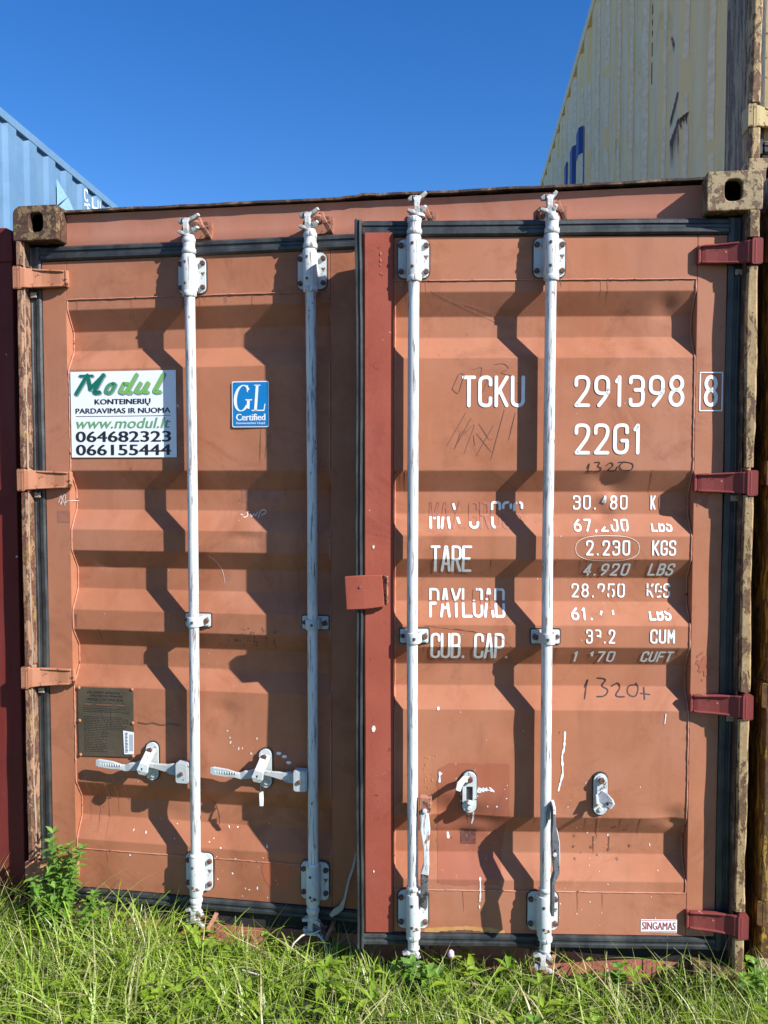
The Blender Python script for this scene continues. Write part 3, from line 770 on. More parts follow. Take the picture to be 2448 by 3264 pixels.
# ------------------------------------------------------------ doors
doorL = door_mesh(1, surfL, 'terra', box, (0.0, .06, 0), -.011, label='left door carrying a white sticker and a blue sticker')
doorR = door_mesh(-1, surfR, 'terra', box, (2.42, .06, 0), .122, label='right door with white stencilled numbers, standing slightly ajar')
gasket(doorL, 1, free=False); gasket(doorR, -1)
weld_seams(doorL, 1, surfL); weld_seams(doorR, -1, surfR)
# red overlap strip on the right door's free edge
mb = MB()
n = 90; vs = []
for i in range(n + 1):
    z = .200 + (2.425 - .200) * i / n; q = .0015 * N3(z * 3, 1, 0); e = .001 * N3(z * 12, 4, 0)
    vs += [(-1.1945 + q, .02, z), (-1.1945 + q, -.010, z), (-1.189 + q, -.0145 - e, z), (-1.106 + e, -.0135, z), (-1.1005, -.010, z), (-1.1005, .002, z)]
mb.add(vs, [(i * 6 + j, i * 6 + j + 1, (i + 1) * 6 + j + 1, (i + 1) * 6 + j) for i in range(n) for j in range(5)], 'red', False)
mb.add(vs[:6], [list(range(6))[::-1]], 'red'); mb.add(vs[-6:], [list(range(6))], 'red')
o = mb.build('overlap_strip', doorR); o['label'] = 'red painted overlap strip on the free edge'
# centre lug
mb = MB()
mb.bar([(-1.250, .030, 1.303, .052, .008), (-1.195, .032, 1.306, .053, .008), (-1.132, .030, 1.311, .050, .008)], 'red')
mb.bar([(-1.128, .031, 1.311, .046, .010), (-1.122, .022, 1.311, .046, .008)], 'keeper')
mb.bolt(-1.205, .040, 1.322, .006, .002)
mb.build('centre_lug', doorR, .002)
for dn, us in ((doorL, (.626, 1.042)), (doorR, (-1.036, -.616))):
    br = bracket(dn, us[0], 2.345, seed=1)
    for i, u in enumerate(us):
        if i: copy(br, dn, (u, 0, 2.345))
        rod(dn, u, z0=(.17 if u > 0 else .16), seed=u * 7, bend=(.003 if u > 0 else -.004))
bracket(doorL, .629, .288, seed=3, h=.135, sm='cast'); bracket(doorL, 1.044, .288, seed=5, h=.135, sm='cast')
bracket(doorR, -1.034, .275, seed=4, h=.128, sm='cast'); bracket(doorR, -.618, .275, seed=6, h=.128, sm='cast')
clamp(doorL, .628, 1.173); clamp(doorL, 1.043, 1.176); clamp(doorR, -1.037, 1.163); clamp(doorR, -.616, 1.163, -1)
for dn, u, k in ((doorL, .626, 0), (doorL, 1.042, 1), (doorR, -1.022, 4), (doorR, -.618, 3)):
    cam_piece(dn, u, 2.464, 1, k); cam_piece(dn, u + (.0 if k != 4 else -.012), .185 - (.018 if u < 0 else 0), -1, k + 1)
for x, y, z in ((.640, .067, 2.505), (1.058, .067, 2.505), (1.400, .067, 2.505), (1.815, .067, 2.505)): keeper(box, x, y, z)
for x in (.640, 1.058, 1.400, 1.815): keeper(box, x, .066, .100, -1)
# hinges
hL = hinge(doorL, 1, HZ[0], 'hinge')
for z in HZ[1:]: hinge(doorL, 1, z, 'hinge', hL)
hR = hinge(doorR, -1, HZ[0], 'redhinge', lab='red painted hinge')
for z in HZ[1:]: hinge(doorR, -1, z - .005, 'redhinge', hR, 'red painted hinge')

# handles and catches ------------------------------------------------
def lever(door, ur, z, ug, lab=None):
    """closed handle lying across the door: fork on the rod, bar through the catch, flattened grip"""
    mb = MB()
    mb.prism(rrect(ur - .062, ur - .016, z - .036, z + .036, .008), RV - .010, RV + .017, 'handle')
    mb.prism(rrect(ur - .060, ur - .020, z - .034, z + .034, .008), RV + .018, RV + .022, 'handle')
    mb.bolt(ur - .040, RV + .022, z - .002, .008, .006)
    d = ur - .062 - ug
    pts = [(1.0, .028, .0, .017, .009), (.92, .028, .002, .018, .008), (.86, .028, .004, .013, .007), (.70, .028, .010, .008, .006), (.60, .030, .015, .008, .007), (.54, .032, .012, .013, .010), (.48, .033, .006, .013, .009),
           (.42, .034, .004, .013, .007), (.36, .034, -.002, .011, .005), (.30, .036, .002, .009, .005), (.20, .036, .006, .0135, .005), (.04, .038, .012, .0135, .005), (0, .038, .0125, .010, .004)]
    mb.bar([(ug + d * t, v, z + dz, hh, th) for t, v, dz, hh, th in pts], 'handle')
    random.seed(3)
    for i in range(9):
        t = .06 + i * .03; mb.box(ug + d * t, ug + d * t + .0035, -.0438, -.040, z + .004, z + .013, 'cast')
    o = mb.build('handle', door, .002)
    if lab: o['label'] = lab
    return o
def catch(door, u, z, kind):
    mb = MB()
    mb.prism(stadium(u, z, .050, .142), -.001, .003, 'rubber')
    if kind == 'open':
        out = stadium(u, z, .045, .134, 8); inn = [(u + (a - u) * .0 + (.010 if a > u else -.010), z - .004 + max(-.022, min(.022, (b_ - z) * .5))) for a, b_ in out]
        mb.prism(out, .0035, .011, 'cast', hole=inn)
        mb.bar([(u - .002, .009, z + .044, .012, .005), (u - .004, .016, z + .046, .010, .005), (u - .020, .030, z + .050, .010, .004), (u - .034, .048, z + .040, .010, .004), (u - .040, .058, z + .022, .008, .004)], 'cast')
        mb.bar([(u, .009, z - .034, .012, .006), (u, .018, z - .028, .010, .006), (u + .002, .040, z - .024, .010, .006)], 'cast')
        mb.bolt(u, .013, z + .044, .012, .010); mb.bolt(u, .011, z - .050, .009, .006, 'cast')
    elif kind == 'swung':
        mb.prism(stadium(u, z, .044, .132), .0035, .010, 'cast')
        mb.prism(stadium(u + .002, z + .026, .030, .072), .012, .018, 'cast')
        mb.bar([(u - .004, .018, z + .004, .014, .004), (u + .006, .034, z - .004, .018, .004), (u + .018, .052, z - .014, .017, .004), (u + .026, .060, z - .020, .010, .004)], 'cast')
        mb.lathe(u + .013, -.054, [(.0045, z - .016), (.0045, z - .008)], 'bolt', 8)
        mb.bar([(u - .016, .010, z - .006, .004, .022), (u - .016, .028, z - .030, .004, .018)], 'cast')
        mb.bolt(u, .018, z + .048, .011, .009); mb.bolt(u, .010, z - .048, .009, .006, 'cast')
    else:
        mb.prism(stadium(u, z, .044, .134), .0035, .010, 'cast')
        mb.bar([(u + .006, .020, z + .050, .016, .005), (u + .002, .042, z + .030, .016, .006), (u - .006, .060, z + .006, .016, .005), (u - .012, .062, z - .016, .020, .005), (u - .014, .060, z - .030, .012, .004)], 'cast')
        mb.bolt(u + .002, .030, z + .046, .011, .008); mb.bolt(u + .004, .010, z - .048, .010, .006, 'cast')
        mb.lathe(u - .012, -.064, [(.004, z - .012), (.004, z - .005)], 'bolt', 8)
    return mb.build('handle_catch', door, .002)
lever(doorL, .626, .652, .262); lever(doorL, 1.042, .648, .682)
catch(doorL, .458, .670, 'closed'); catch(doorL, .869, .668, 'closed')
catch(doorR, -.857, .660, 'open'); catch(doorR, -.440, .658, 'swung')
# hanging handles on the right door
mb = MB()
mb.bar([(-1.018, .042, .632, .030, .013), (-.980, .046, .630, .030, .013)], 'keeper')
mb.bolt(-1.001, .060, .618, .009, .006, 'cast')
mb.bar([(-1.001, .052, .610, .013, .008), (-.999, .055, .560, .016, .008), (-.996, .060, .50, .009, .008), (-.995, .062, .45, .009, .009), (-1.001, .058, .415, .013, .008)], 'white')
mb.bar([(-1.001, .058, .414, .012, .006), (-1.001, .056, .36, .0125, .005), (-1.003, .054, .31, .012, .005), (-1.004, .053, .303, .008, .004)], 'gripshade')
o = mb.build('handle', doorR, .003); o['label'] = 'unlatched handle hanging down beside its rod'
mb = MB()
mb.bar([(-.600, .050, .650, .004, .006), (-.600, .085, .640, .004, .006), (-.602, .098, .625, .004, .006)], 'white')
def edge_bar(mb, pts, m):
    """bar seen on edge: (u, v, z, halfthickness u, halfdepth v)"""
    vs = []
    for u, v, z, a, b_ in pts: vs += [(u - a, -(v - b_), z), (u + a, -(v - b_), z), (u + a, -(v + b_), z), (u - a, -(v + b_), z)]
    n = len(pts)
    mb.add(vs, [(i * 4 + j, (i + 1) * 4 + j, (i + 1) * 4 + (j + 1) % 4, i * 4 + (j + 1) % 4) for i in range(n - 1) for j in range(4)] + [(0, 1, 2, 3), (n * 4 - 1, n * 4 - 2, n * 4 - 3, n * 4 - 4)], m)
edge_bar(mb, [(-.602, .070, .640, .004, .024), (-.602, .085, .600, .005, .022), (-.603, .098, .570, .008, .016), (-.600, .106, .525, .011, .014), (-.599, .112, .490, .010, .016), (-.597, .116, .455, .008, .014), (-.609, .118, .425, .005, .016), (-.608, .114, .37, .0045, .018), (-.608, .108, .318, .0045, .016)], 'gripshade')
edge_bar(mb, [(-.5955, .100, .585, .0015, .010), (-.588, .108, .545, .0014, .006), (-.5875, .112, .50, .0014, .006), (-.5885, .114, .46, .0014, .006), (-.600, .120, .432, .0015, .010)], 'white')
mb.box(-.606, -.598, -.0575, -.0535, .596, .648, 'engrave')
mb.bolt(-.604, .122, .512, .007, .006, 'cast')
o = mb.build('handle', doorR, .002); o['label'] = 'unlatched handle hanging edge-on in front of its rod'

# ------------------------------------------------------------ stencilled lettering on the right door
mb = MB(); S = surfR
def wear(th, sc=38, seed=0):
    return lambda u, z: N3(u * sc, z * sc, seed) < th
def slope_mask(keep_flat=True, th=.12, seed=0):
    def f(u, z):
        v = prof(z)
        onslope = -.0385 < v < -.0015
        if v <= -.0385: return N3(u * 30, z * 30, seed) < th
        return N3(u * 34, z * 34, seed) < .45
    return f
letters(mb, 'TCKU', -.886, -.689, 1.886, 1.985, .0112, 'wtext', S, gap=.55)
letters(mb, '291398', -.535, -.194, 1.886, 1.985, .0112, 'wtext', S, gap=.62)
letters(mb, '8', -.135, -.0915, 1.886, 1.984, .0112, 'wtext', S)
for a, b_, c_, d in ((-.1465, 1.874, -.0785, 1.874), (-.1465, 1.992, -.0785, 1.992), (-.1465, 1.874, -.1465, 1.992), (-.0785, 1.874, -.0785, 1.992)):
    stroke(mb, fillet([(a, b_), (c_, d)], .01, .01), .0038, 'wtext', S)
letters(mb, '22G1', -.533, -.319, 1.738, 1.835, .0112, 'wtext', S, gap=.60)
def gap_mask(z0, z1, seed, th=.0):     # paint missing in a band, with a ragged edge
    return lambda u, z: not (z0 + .006 * N3(u * 40, z * 10, seed) < z < z1 + .006 * N3(u * 50, z * 10, seed + 3))
mk = lambda u, z: (z < 1.540 + .008 * N3(u * 22, 1, 1) or z > 1.562 + .006 * N3(u * 30, 2, 5)) and not (z > 1.555 and u < -.925) and not (-.89 < u < -.875) and not (u > -.865 and u < -.83 and z > 1.525) and not (z < 1.548 and u > -.775) and not (z > 1.572 and -.90 < u < -.865) and N3(u * 55, z * 40, 9) < .38
letters(mb, 'MAX.GROSS', -.986, -.686, 1.503, 1.590, .0078, 'ghost', S, gap=.45, lift=.0008)
letters(mb, 'MAX.GROSS', -.986, -.686, 1.503, 1.590, .0082, 'wtext', S, gap=.45, mask=mk)
letters(mb, '30.480', -.528, -.355, 1.563, 1.609, .0058, 'wtext', S, gap=.75, mask=lambda u, z: not (-.447 < u < -.420 and z < 1.585))
letters(mb, 'K', -.283, -.266, 1.563, 1.609, .0058, 'wtext', S)
letters(mb, 'GS', -.256, -.222, 1.563, 1.609, .0068, 'ghost', S, gap=.6)
letters(mb, '67,200', -.529, -.357, 1.495, 1.534, .0058, 'wtext', S, gap=.75, mask=lambda u, z: not (-.465 < u < -.40 and z > 1.512 + .01 * N3(u * 60, 0, 0)) and not (u > -.40 and abs(z - 1.515) > .0165))
letters(mb, 'LBS', -.286, -.220, 1.495, 1.535, .0058, 'wtext', S, gap=.6, mask=lambda u, z: z < 1.520 and N3(u * 60, z * 60, 3) < .25)
letters(mb, 'TARE', -.983, -.851, 1.364, 1.451, .0085, 'wtext', S, gap=.42)
letters(mb, '2.230', -.4935, -.355, 1.420, 1.4685, .0062, 'wtext', S, gap=.75)
letters(mb, 'KGS', -.2866, -.2115, 1.420, 1.469, .0062, 'wtext', S, gap=.6)
letters(mb, '4.920', -.497, -.3535, 1.352, 1.3945, .0062, 'wtext', S, gap=.75, shear=.12)
letters(mb, 'LBS', -.2915, -.213, 1.353, 1.395, .0062, 'wtext', S, gap=.6, shear=.12)
mk = lambda u, z: not (1.262 + .006 * N3(u * 30, 1, 1) < z < 1.271 + .006 * N3(u * 40, 3, 1)) and not (-.875 < u < -.835 and z > 1.272) and not (u > -.80 and 1.24 < z < 1.29 and u < -.78)
letters(mb, 'PAYLOAD', -.986, -.743, 1.219, 1.310, .0078, 'ghost', S, gap=.40, lift=.0008)
letters(mb, 'PAYLOAD', -.986, -.743, 1.219, 1.310, .0082, 'wtext', S, gap=.40, mask=mk)
letters(mb, '28.250', -.530, -.360, 1.281, 1.3265, .0058, 'wtext', S, gap=.75, mask=lambda u, z: not (-.447 < u < -.425 and z < 1.30) and not (-.41 < u < -.40 and z < 1.31))
letters(mb, 'KGS', -.2907, -.216, 1.281, 1.3275, .0058, 'wtext', S, gap=.6, mask=wear(.18, 50, 3))
letters(mb, '61.700', -.534, -.365, 1.213, 1.2505, .0062, 'wtext', S, gap=.75, mask=lambda u, z: u < -.47 or abs(z - 1.235) < .006 and N3(u * 60, 0, 1) > -.1 and u < -.40)
letters(mb, 'LBS', -.288, -.218, 1.213, 1.252, .0066, 'wtext', S, gap=.6, mask=lambda u, z: z < 1.240 + .01 * N3(u * 50, 0, 2) and u < -.20)
letters(mb, 'CUB. CAP.', -.982, -.730, 1.085, 1.172, .0085, 'wtext', S, gap=.42)
letters(mb, '33.2', -.490, -.398, 1.140, 1.1855, .0058, 'wtext', S, gap=.75, mask=lambda u, z: not (-.463 < u < -.440 and N3(u * 70, z * 70, 1) > -.12))
letters(mb, 'CUM', -.2885, -.211, 1.141, 1.1865, .0062, 'wtext', S, gap=.6)
letters(mb, '1 170', -.528, -.396, 1.074, 1.114, .0058, 'wtext', S, gap=.75, shear=.1, mask=lambda u, z: not (-.492 < u < -.462 and z < 1.095))
letters(mb, 'CUFT', -.312, -.213, 1.075, 1.1145, .0062, 'wtext', S, gap=.6, shear=.12)
mb.build('white_lettering', doorR)
# hand-written marks, oval, scratches
mb = MB()
def hand(P, u0, z0, su, sz, w, m, surf=surfR, taper=False):
    for pl in P: stroke(mb, fillet([(u0 + a * su, z0 + b_ * sz) for a, b_ in pl], .4 * min(su, sz), .003), w, m, surf, lift=.0010, rough=.3, taper=taper)
H1320 = [[(0, .35), (.06, .95), (.02, 0)], [(-.03, .0), (.12, .04)], [(.17, .9), (.30, .95), (.22, .5), (.33, .4), (.28, .05), (.14, .0)], [(.42, .6), (.52, .95), (.58, .6), (.42, .1), (.62, .1), (.66, .5)], [(.80, .95), (.68, .6), (.76, .1), (.98, .2), (1.0, .8), (.80, .95), (.68, .9)]]
hand(H1320, -.493, 1.683, .145, .034, .0028, 'marker')
mb.build('handwriting' if True else 'scratch_mark', doorR); mb = MB()
H2 = [[(.02, .5), (.08, 1.0), (.0, 0)], [(.22, .95), (.38, .9), (.26, .55), (.40, .4), (.32, .1), (.20, .1)], [(.44, .55), (.54, .75), (.58, .5), (.46, .1), (.62, .1)], [(.82, .62), (.70, .6), (.66, .2), (.80, .05), (.86, .5), (.82, .7)], [(.88, .25), (1.02, .2)], [(.94, .5), (.93, 0)]]
hand(H2, -.488, .958, .205, .066, .0038, 'marker')
mb.build('handwriting' if True else 'scratch_mark', doorR); mb = MB()
ov = [(math.cos(a) , math.sin(a)) for a in [2 * math.pi * k / 24 for k in range(25)]]
pts = [Vector((-.426 + .100 * math.copysign(abs(c_) ** .7, c_), 1.443 + .040 * math.copysign(abs(s_) ** .8, s_))) for c_, s_ in ov]
stroke(mb, pts, .0016, 'chalk', surfR, lift=.001)
mb.build('chalk_oval', doorR); mb = MB()
SC1 = [[(0, .3), (.12, .8), (.2, .75), (.1, .1), (.0, .3)], [(.35, .9), (.5, 1), (.45, .6), (.6, .65), (.5, .2)], [(.7, 1.05), (.85, 1.1), (.95, .9), (.75, .8), (.98, .7)]]
hand(SC1, -.915, 1.915, .19, .10, .0024, 'scrawl')
mb.build('handwriting' if False else 'scratch_mark', doorR); mb = MB()
SC2 = [[(.02, .35), (.28, .95)], [(.13, .3), (.35, .85)], [(.13, .3), (.22, .62), (.3, .6)], [(.25, .55), (.42, .8), (.25, .2)], [(.38, .55), (.4, .35)], [(.45, .75), (.6, .45)], [(.80, 1.0), (.62, .1)], [(.95, .95), (.86, .45)]]
hand(SC2, -.936, 1.705, .231, .175, .0024, 'scrawl', taper=True)
mb.build('handwriting' if False else 'scratch_mark', doorR); mb = MB()
hand([[(.5, .2), (.95, 1.0)], [(.5, .8), (.9, .3)]], -.90, 1.71, .12, .12, .002, 'scratch', taper=True)
mb.build('handwriting' if False else 'scratch_mark', doorR); mb = MB()
hand([[(0, 1), (.3, .72), (.55, .5), (1, .08)], [(.3, .72), (.6, .6), (.9, .35)]], -.985, 2.14, .23, .11, .0018, 'weld', taper=True)
mb.build('handwriting' if False else 'scratch_mark', doorR); mb = MB()
hand([[(0, 1), (.35, .9), (.8, .72), (1, .2)]], -1.0, 1.085, .30, .11, .0018, 'keeper', taper=True)
mb.build('scratch_mark', doorR)
# decals on the right door
def drape(mb, poly_fn, u0, u1, z0, z1, m, surf, lift, du=.012, dz=.005):
    nu, nz_ = max(1, int((u1 - u0) / du)), max(1, int((z1 - z0) / dz))
    idx = {}; vs = []; fs = []
    for j in range(nz_ + 1):
        for i in range(nu + 1):
            u, z = u0 + (u1 - u0) * i / nu, z0 + (z1 - z0) * j / nz_
            idx[i, j] = len(vs); vs.append((u, -(surf(u, z) + lift), z))
    for j in range(nz_):
        for i in range(nu):
            u, z = u0 + (u1 - u0) * (i + .5) / nu, z0 + (z1 - z0) * (j + .5) / nz_
            if poly_fn(u, z): fs.append((idx[i, j], idx[i + 1, j], idx[i + 1, j + 1], idx[i, j + 1]))
    mb.add(vs, fs, m)
mb = MB()
drape(mb, lambda u, z: u > -.958 + .004 * N3(0, z * 30, 1) and u < (-.728 if z > .56 else -.735 - (.56 - z) * .1) + .004 * N3(2, z * 30, 1) and z < .750 - .02 * max(0, (-.92 - u) / .04) + .003 * N3(u * 30, 1, 1) and z > .352 + .006 * N3(u * 12, 3, 3), -.965, -.70, .345, .755, 'patch', surfR, .0007, .004, .004)
o = mb.build('repainted_patch', doorR); o['label'] = 'maroon touched-up patch behind the open handle catch'
mb = MB()
drape(mb, lambda u, z: True, -.882, -.832, .470, .522, 'darkpatch', surfR, .0014)
mb.build('scuffed_square', doorR)
mb = MB()
drape(mb, lambda u, z: z < .203 + .013 * max(0, 1 - ((u + .87) / .14) ** 2) + .004 * N3(u * 40, z * 60, 1) , -1.0, -.74, .195, .232, 'patina', surfR, .0008, .004, .002)
drape(mb, lambda u, z: z < .199 + .006 * max(0, 1 - abs(u + .87) / .07), -.95, -.79, .195, .206, 'bolt', surfR, .0014, .004, .002)
mb.build('rust_stain', doorR)
mb = MB()
drape(mb, lambda u, z: N3(u * 60, z * 60, 2) + .6 - ((u + .115) / .03) ** 2 - ((z - 1.075) / .05) ** 2 > .15, -.15, -.085, 1.02, 1.13, 'patch', surfR, .0010, .003, .003)
mb.build('paint_stain', doorR)
mb = MB()
drape(mb, lambda u, z: N3(u * 60, z * 60, 2) + .6 - ((u + .135) / .03) ** 2 - ((z - 1.60) / .035) ** 2 > .15, -.165, -.10, 1.56, 1.64, 'patch', surfR, .0010, .003, .003)
mb.build('paint_stain', doorR)
# paint drips and chips
def chips(name, door, surf, spots, seed):
    mb = MB(); random.seed(seed)
    for (u0, u1, z0, z1, n, smin, smax, m) in spots:
        for _ in range(n):
            u, z = random.uniform(u0, u1), random.uniform(z0, z1); r = random.uniform(smin, smax); st = random.uniform(.7, 2.4)
            a0 = random.uniform(-.5, .5); k = random.randint(5, 7)
            P = []
            for i in range(k):
                a = 2 * math.pi * i / k; rr = r * random.uniform(.5, 1.1); x, y = rr * math.cos(a), rr * math.sin(a) * st
                P.append((u + x * math.cos(a0) - y * math.sin(a0), z + x * math.sin(a0) + y * math.cos(a0)))
            mb.add([(p, -(surf(p, q) + .0012), q) for p, q in P], [list(range(k))], m)
    return mb
mb = chips('paint_chips', doorR, surfR, [(-.97, -.72, .35, .75, 26, .0012, .004, 'weld'), (-.97, -.72, .60, .74, 16, .001, .0045, 'wtext'), (-.58, -.18, .22, .70, 26, .001, .003, 'chalk'), (-.99, -.18, .22, 2.2, 26, .0008, .0022, 'chalk'), (-1.01, -.96, .60, .78, 26, .0015, .004, 'patina'),
    (-.52, -.33, .42, .55, 16, .0015, .005, 'scratch'), (-.95, -.2, .3, 2.3, 26, .001, .0025, 'scratch'), (-1.18, -1.11, .3, 2.35, 22, .0012, .0045, 'hinge'), (-1.165, -1.12, 2.22, 2.37, 12, .002, .005, 'hinge')], 11)
def drip(P, w, m='wtext', surf=surfR):
    stroke(mb, fillet(P, .01, .003), w, m, surf, lift=.0015, rough=.9)
drip([(-.553, .855), (-.555, .80), (-.562, .78), (-.558, .72), (-.566, .69), (-.572, .665)], .0055)
drip([(-.842, .60), (-.842, .56), (-.846, .545)], .0055); drip([(-.820, .375), (-.819, .325), (-.821, .30)], .004); drip([(-.822, .285), (-.822, .279)], .005)
drip([(-.951, .72), (-.952, .69)], .007); drip([(-.923, .505), (-.921, .49)], .007)
drip([(-.235, .915), (-.238, .885)], .003)
drip([(-.956, 1.02 - .09), (-.957, .925)], .006)
for i in range(14):
    u = random.uniform(-.85, -.79); drip([(u, .665 + random.uniform(-.008, .008)), (u + random.uniform(.004, .018), .665 + random.uniform(-.008, .008))], random.uniform(.002, .005))
def runs(mb, surf, spots, seed):
    random.seed(seed)
    for (u, z, l, w, m) in spots:
        P = [Vector((u + .002 * N3(u * 30, k * .4, seed), z - l * k / 8)) for k in range(9)]
        n = len(P); vs = []
        for k, p in enumerate(P):
            ww = w * .5 * (1 - k / (n - .5)) * (1 + .4 * N3(p.x * 50, p.y * 80, 3))
            for q in (p.x - ww, p.x + ww): vs.append((q, -(surf(q, p.y) + .0009), p.y))
        mb.add(vs, [(2 * k, 2 * k + 1, 2 * k + 3, 2 * k + 2) for k in range(n - 1)], m)
def run_spots(us, rnd):
    random.seed(rnd); L_ = []
    for u in us:
        for du in (-.041, .037, -.03, .02): L_.append((u + du, 2.286 - random.uniform(0, .004), random.uniform(.02, .07), random.uniform(.003, .007), random.choice(('faint', 'scratch', 'ghost'))))
        for du in (-.034, .037): L_.append((u + du, 1.135, random.uniform(.02, .08), random.uniform(.003, .006), random.choice(('faint', 'ghost'))))
    return L_
runs(mb, surfR, run_spots((-1.036, -.616), 5) + [(-random.uniform(.18, 1.08), random.choice((2.279, 1.69, 1.41, 1.127, .577, .333)), random.uniform(.02, .09), random.uniform(.002, .006), random.choice(('faint', 'ghost', 'ghost'))) for _ in range(34)] + [(-.44, .59, .10, .012, 'ghost'), (-.45, .50, .06, .006, 'scratch'), (-.40, .50, .05, .005, 'scratch'), (-.86, .59, .05, .010, 'scratch')], 3)
# scuff line of light marks on the red strip
for z, s_ in ((2.36, .006), (2.34, .006), (2.325, .004), (2.30, .003), (1.447, .006), (.865, .011), (.40, .004)):
    u = -1.14 if z > 2 else -1.163
    mb.prism([(u + s_ * math.cos(a) * .6, z + s_ * math.sin(a)) for a in (0, 1, 2, 3, 4, 5)], .013, .0158, 'hinge' if z > 2 else 'chalk')
mb.build('paint_chips', doorR)['kind'] = 'stuff'
mb = MB()
quad(mb, [(-.3045, .2062), (-.1895, .2062), (-.1895, .2480), (-.3045, .2480)], .0012, 'stick_w')
font_text(mb, 'SINGAMAS', -.300, -.194, .2145, .2395, 'redink', .0019, bold=.02)
for z in (.2095, .2445): quad(mb, [(-.3025, z - .0009), (-.1915, z - .0009), (-.1915, z + .0009), (-.3025, z + .0009)], .0018, 'redink')
o = mb.build('sticker', doorR); o['label'] = 'white SINGAMAS sticker'

# ------------------------------------------------------------ left door stickers, plate and marks
mb = MB()
u0, u1, z0, z1 = .1715, .5590, 1.7335, 2.0310
mb.box(u0, u1, -.0022, -.0008, z0, z1, 'stick_w')
V = .0030
# brand script: strokes with a grey shadow, then green
def script(dx, dz, v, ms):
    w = .0135; sh = .42
    def P(pl, m, ww=w):
        pts = fillet([(.191 + (a + sh * (b_ - .0)) * .0672 + dx, 1.956 + b_ * .062 + dz) for a, b_ in pl], .012, .002)
        stroke(mb, pts, ww, m, lambda u, z: v, lift=0)
    P([(-.15, .98), (.55, .98)], ms[0], .008)
    P([(.25, 1), (.05, .0)], ms[0]); P([(.25, 1), (.72, .25)], ms[0]); P([(1.15, 1), (.70, .25)], ms[0]); P([(1.12, 1), (.98, .0), (1.3, .05)], ms[0])
    P([(1.85, .52), (1.62, .45), (1.62, .02), (1.95, .0), (2.02, .5), (1.85, .52)], ms[1], .011)
    P([(2.45, .5), (2.4, .0), (2.75, .02), (2.85, .5), (2.45, .52)], ms[2], .011); 
    P([(2.95, 1.0), (2.8, .0), (3.05, .03)], ms[2], .012)
    P([(3.35, .52), (3.25, .0), (3.65, .02), (3.75, .52)], ms[2], .012); P([(3.78, .52), (3.72, .0), (3.95, .03)], ms[2], .011)
    P([(4.42, 1.0), (4.28, .0), (4.6, .04)], ms[2], .0125)
script(.0035, -.0035, V, ['ggray'] * 3)
script(0, 0, V + .0008, ['green1', 'green2', 'green3'])
font_text(mb, 'KONTEINERIŲ', .262, .466, 1.912, 1.936, 'ink', V, bold=.06)
font_text(mb, 'PARDAVIMAS IR NUOMA', .190, .538, 1.886, 1.904, 'ink', V, bold=.06)
quad(mb, [(.190, 1.8755), (.538, 1.8755), (.538, 1.8770), (.190, 1.8770)], V, 'ink')
font_text(mb, 'www.modul.lt', .192, .538, 1.834, 1.870, 'green4', V, bold=.03, shear=.25)
font_text(mb, '064682323', .190, .538, 1.787, 1.824, 'ink', V, bold=.06)
font_text(mb, '066155444', .190, .538, 1.741, 1.778, 'ink', V, bold=.06)
o = mb.build('sticker', doorL); o['label'] = 'white advertising sticker with green script and phone numbers'
mb = MB()
mb.prism(rrect(.7585, .8880, 1.8340, 1.9885, .006), .0006, .0016, 'stick_w')
mb.prism(rrect(.7615, .8850, 1.8370, 1.9855, .005), .0016, .0020, 'blue_s')
V = .0028
def serifG():
    c = [(.813 + .0215 * math.cos(a) * 1.0, 1.932 + .042 * math.sin(a)) for a in [R(d) for d in range(38, 330, 8)]]
    pts = [Vector(p) for p in c]
    n = len(pts); vs = []
    for i, p in enumerate(pts):
        t = pts[min(i + 1, n - 1)] - pts[max(i - 1, 0)]; t.normalize(); nn = Vector((-t.y, t.x)); w = .0022 + .0058 * abs(math.cos(R(38 + 8 * i))) ** 1.2
        for q in (p + nn * w * .4, p - nn * w): vs.append((q.x - .018 + .12 * (q.y - 1.932), -V, q.y))
    mb.add(vs, [(2 * i, 2 * i + 1, 2 * i + 3, 2 * i + 2) for i in range(n - 1)], 'stick_w')
    for P in ([(.806, 1.928), (.830, 1.928), (.830, 1.924), (.806, 1.924)], [(.812, 1.926), (.822, 1.926), (.820, 1.895), (.810, 1.898)], [(.812, 1.975), (.816, 1.975), (.815, 1.950), (.811, 1.955)]): quad(mb, P, V + .0002, 'stick_w')
    for P in ([(.843, 1.975), (.853, 1.975), (.846, 1.889), (.836, 1.889)], [(.837, 1.976), (.859, 1.976), (.859, 1.973), (.837, 1.973)], [(.828, 1.892), (.872, 1.892), (.872, 1.888), (.828, 1.888)], [(.869, 1.892), (.873, 1.892), (.876, 1.912), (.873, 1.912)]): quad(mb, P, V + .0003, 'stick_w')
serifG()
font_text(mb, 'Certified', .7735, .8745, 1.8565, 1.8790, 'stick_w', V, bold=.06)
font_text(mb, 'Germanischer Lloyd', .7725, .8735, 1.8425, 1.8515, 'stick_w', V, bold=.06)
o = mb.build('sticker', doorL); o['label'] = 'blue and white GL Certified sticker'
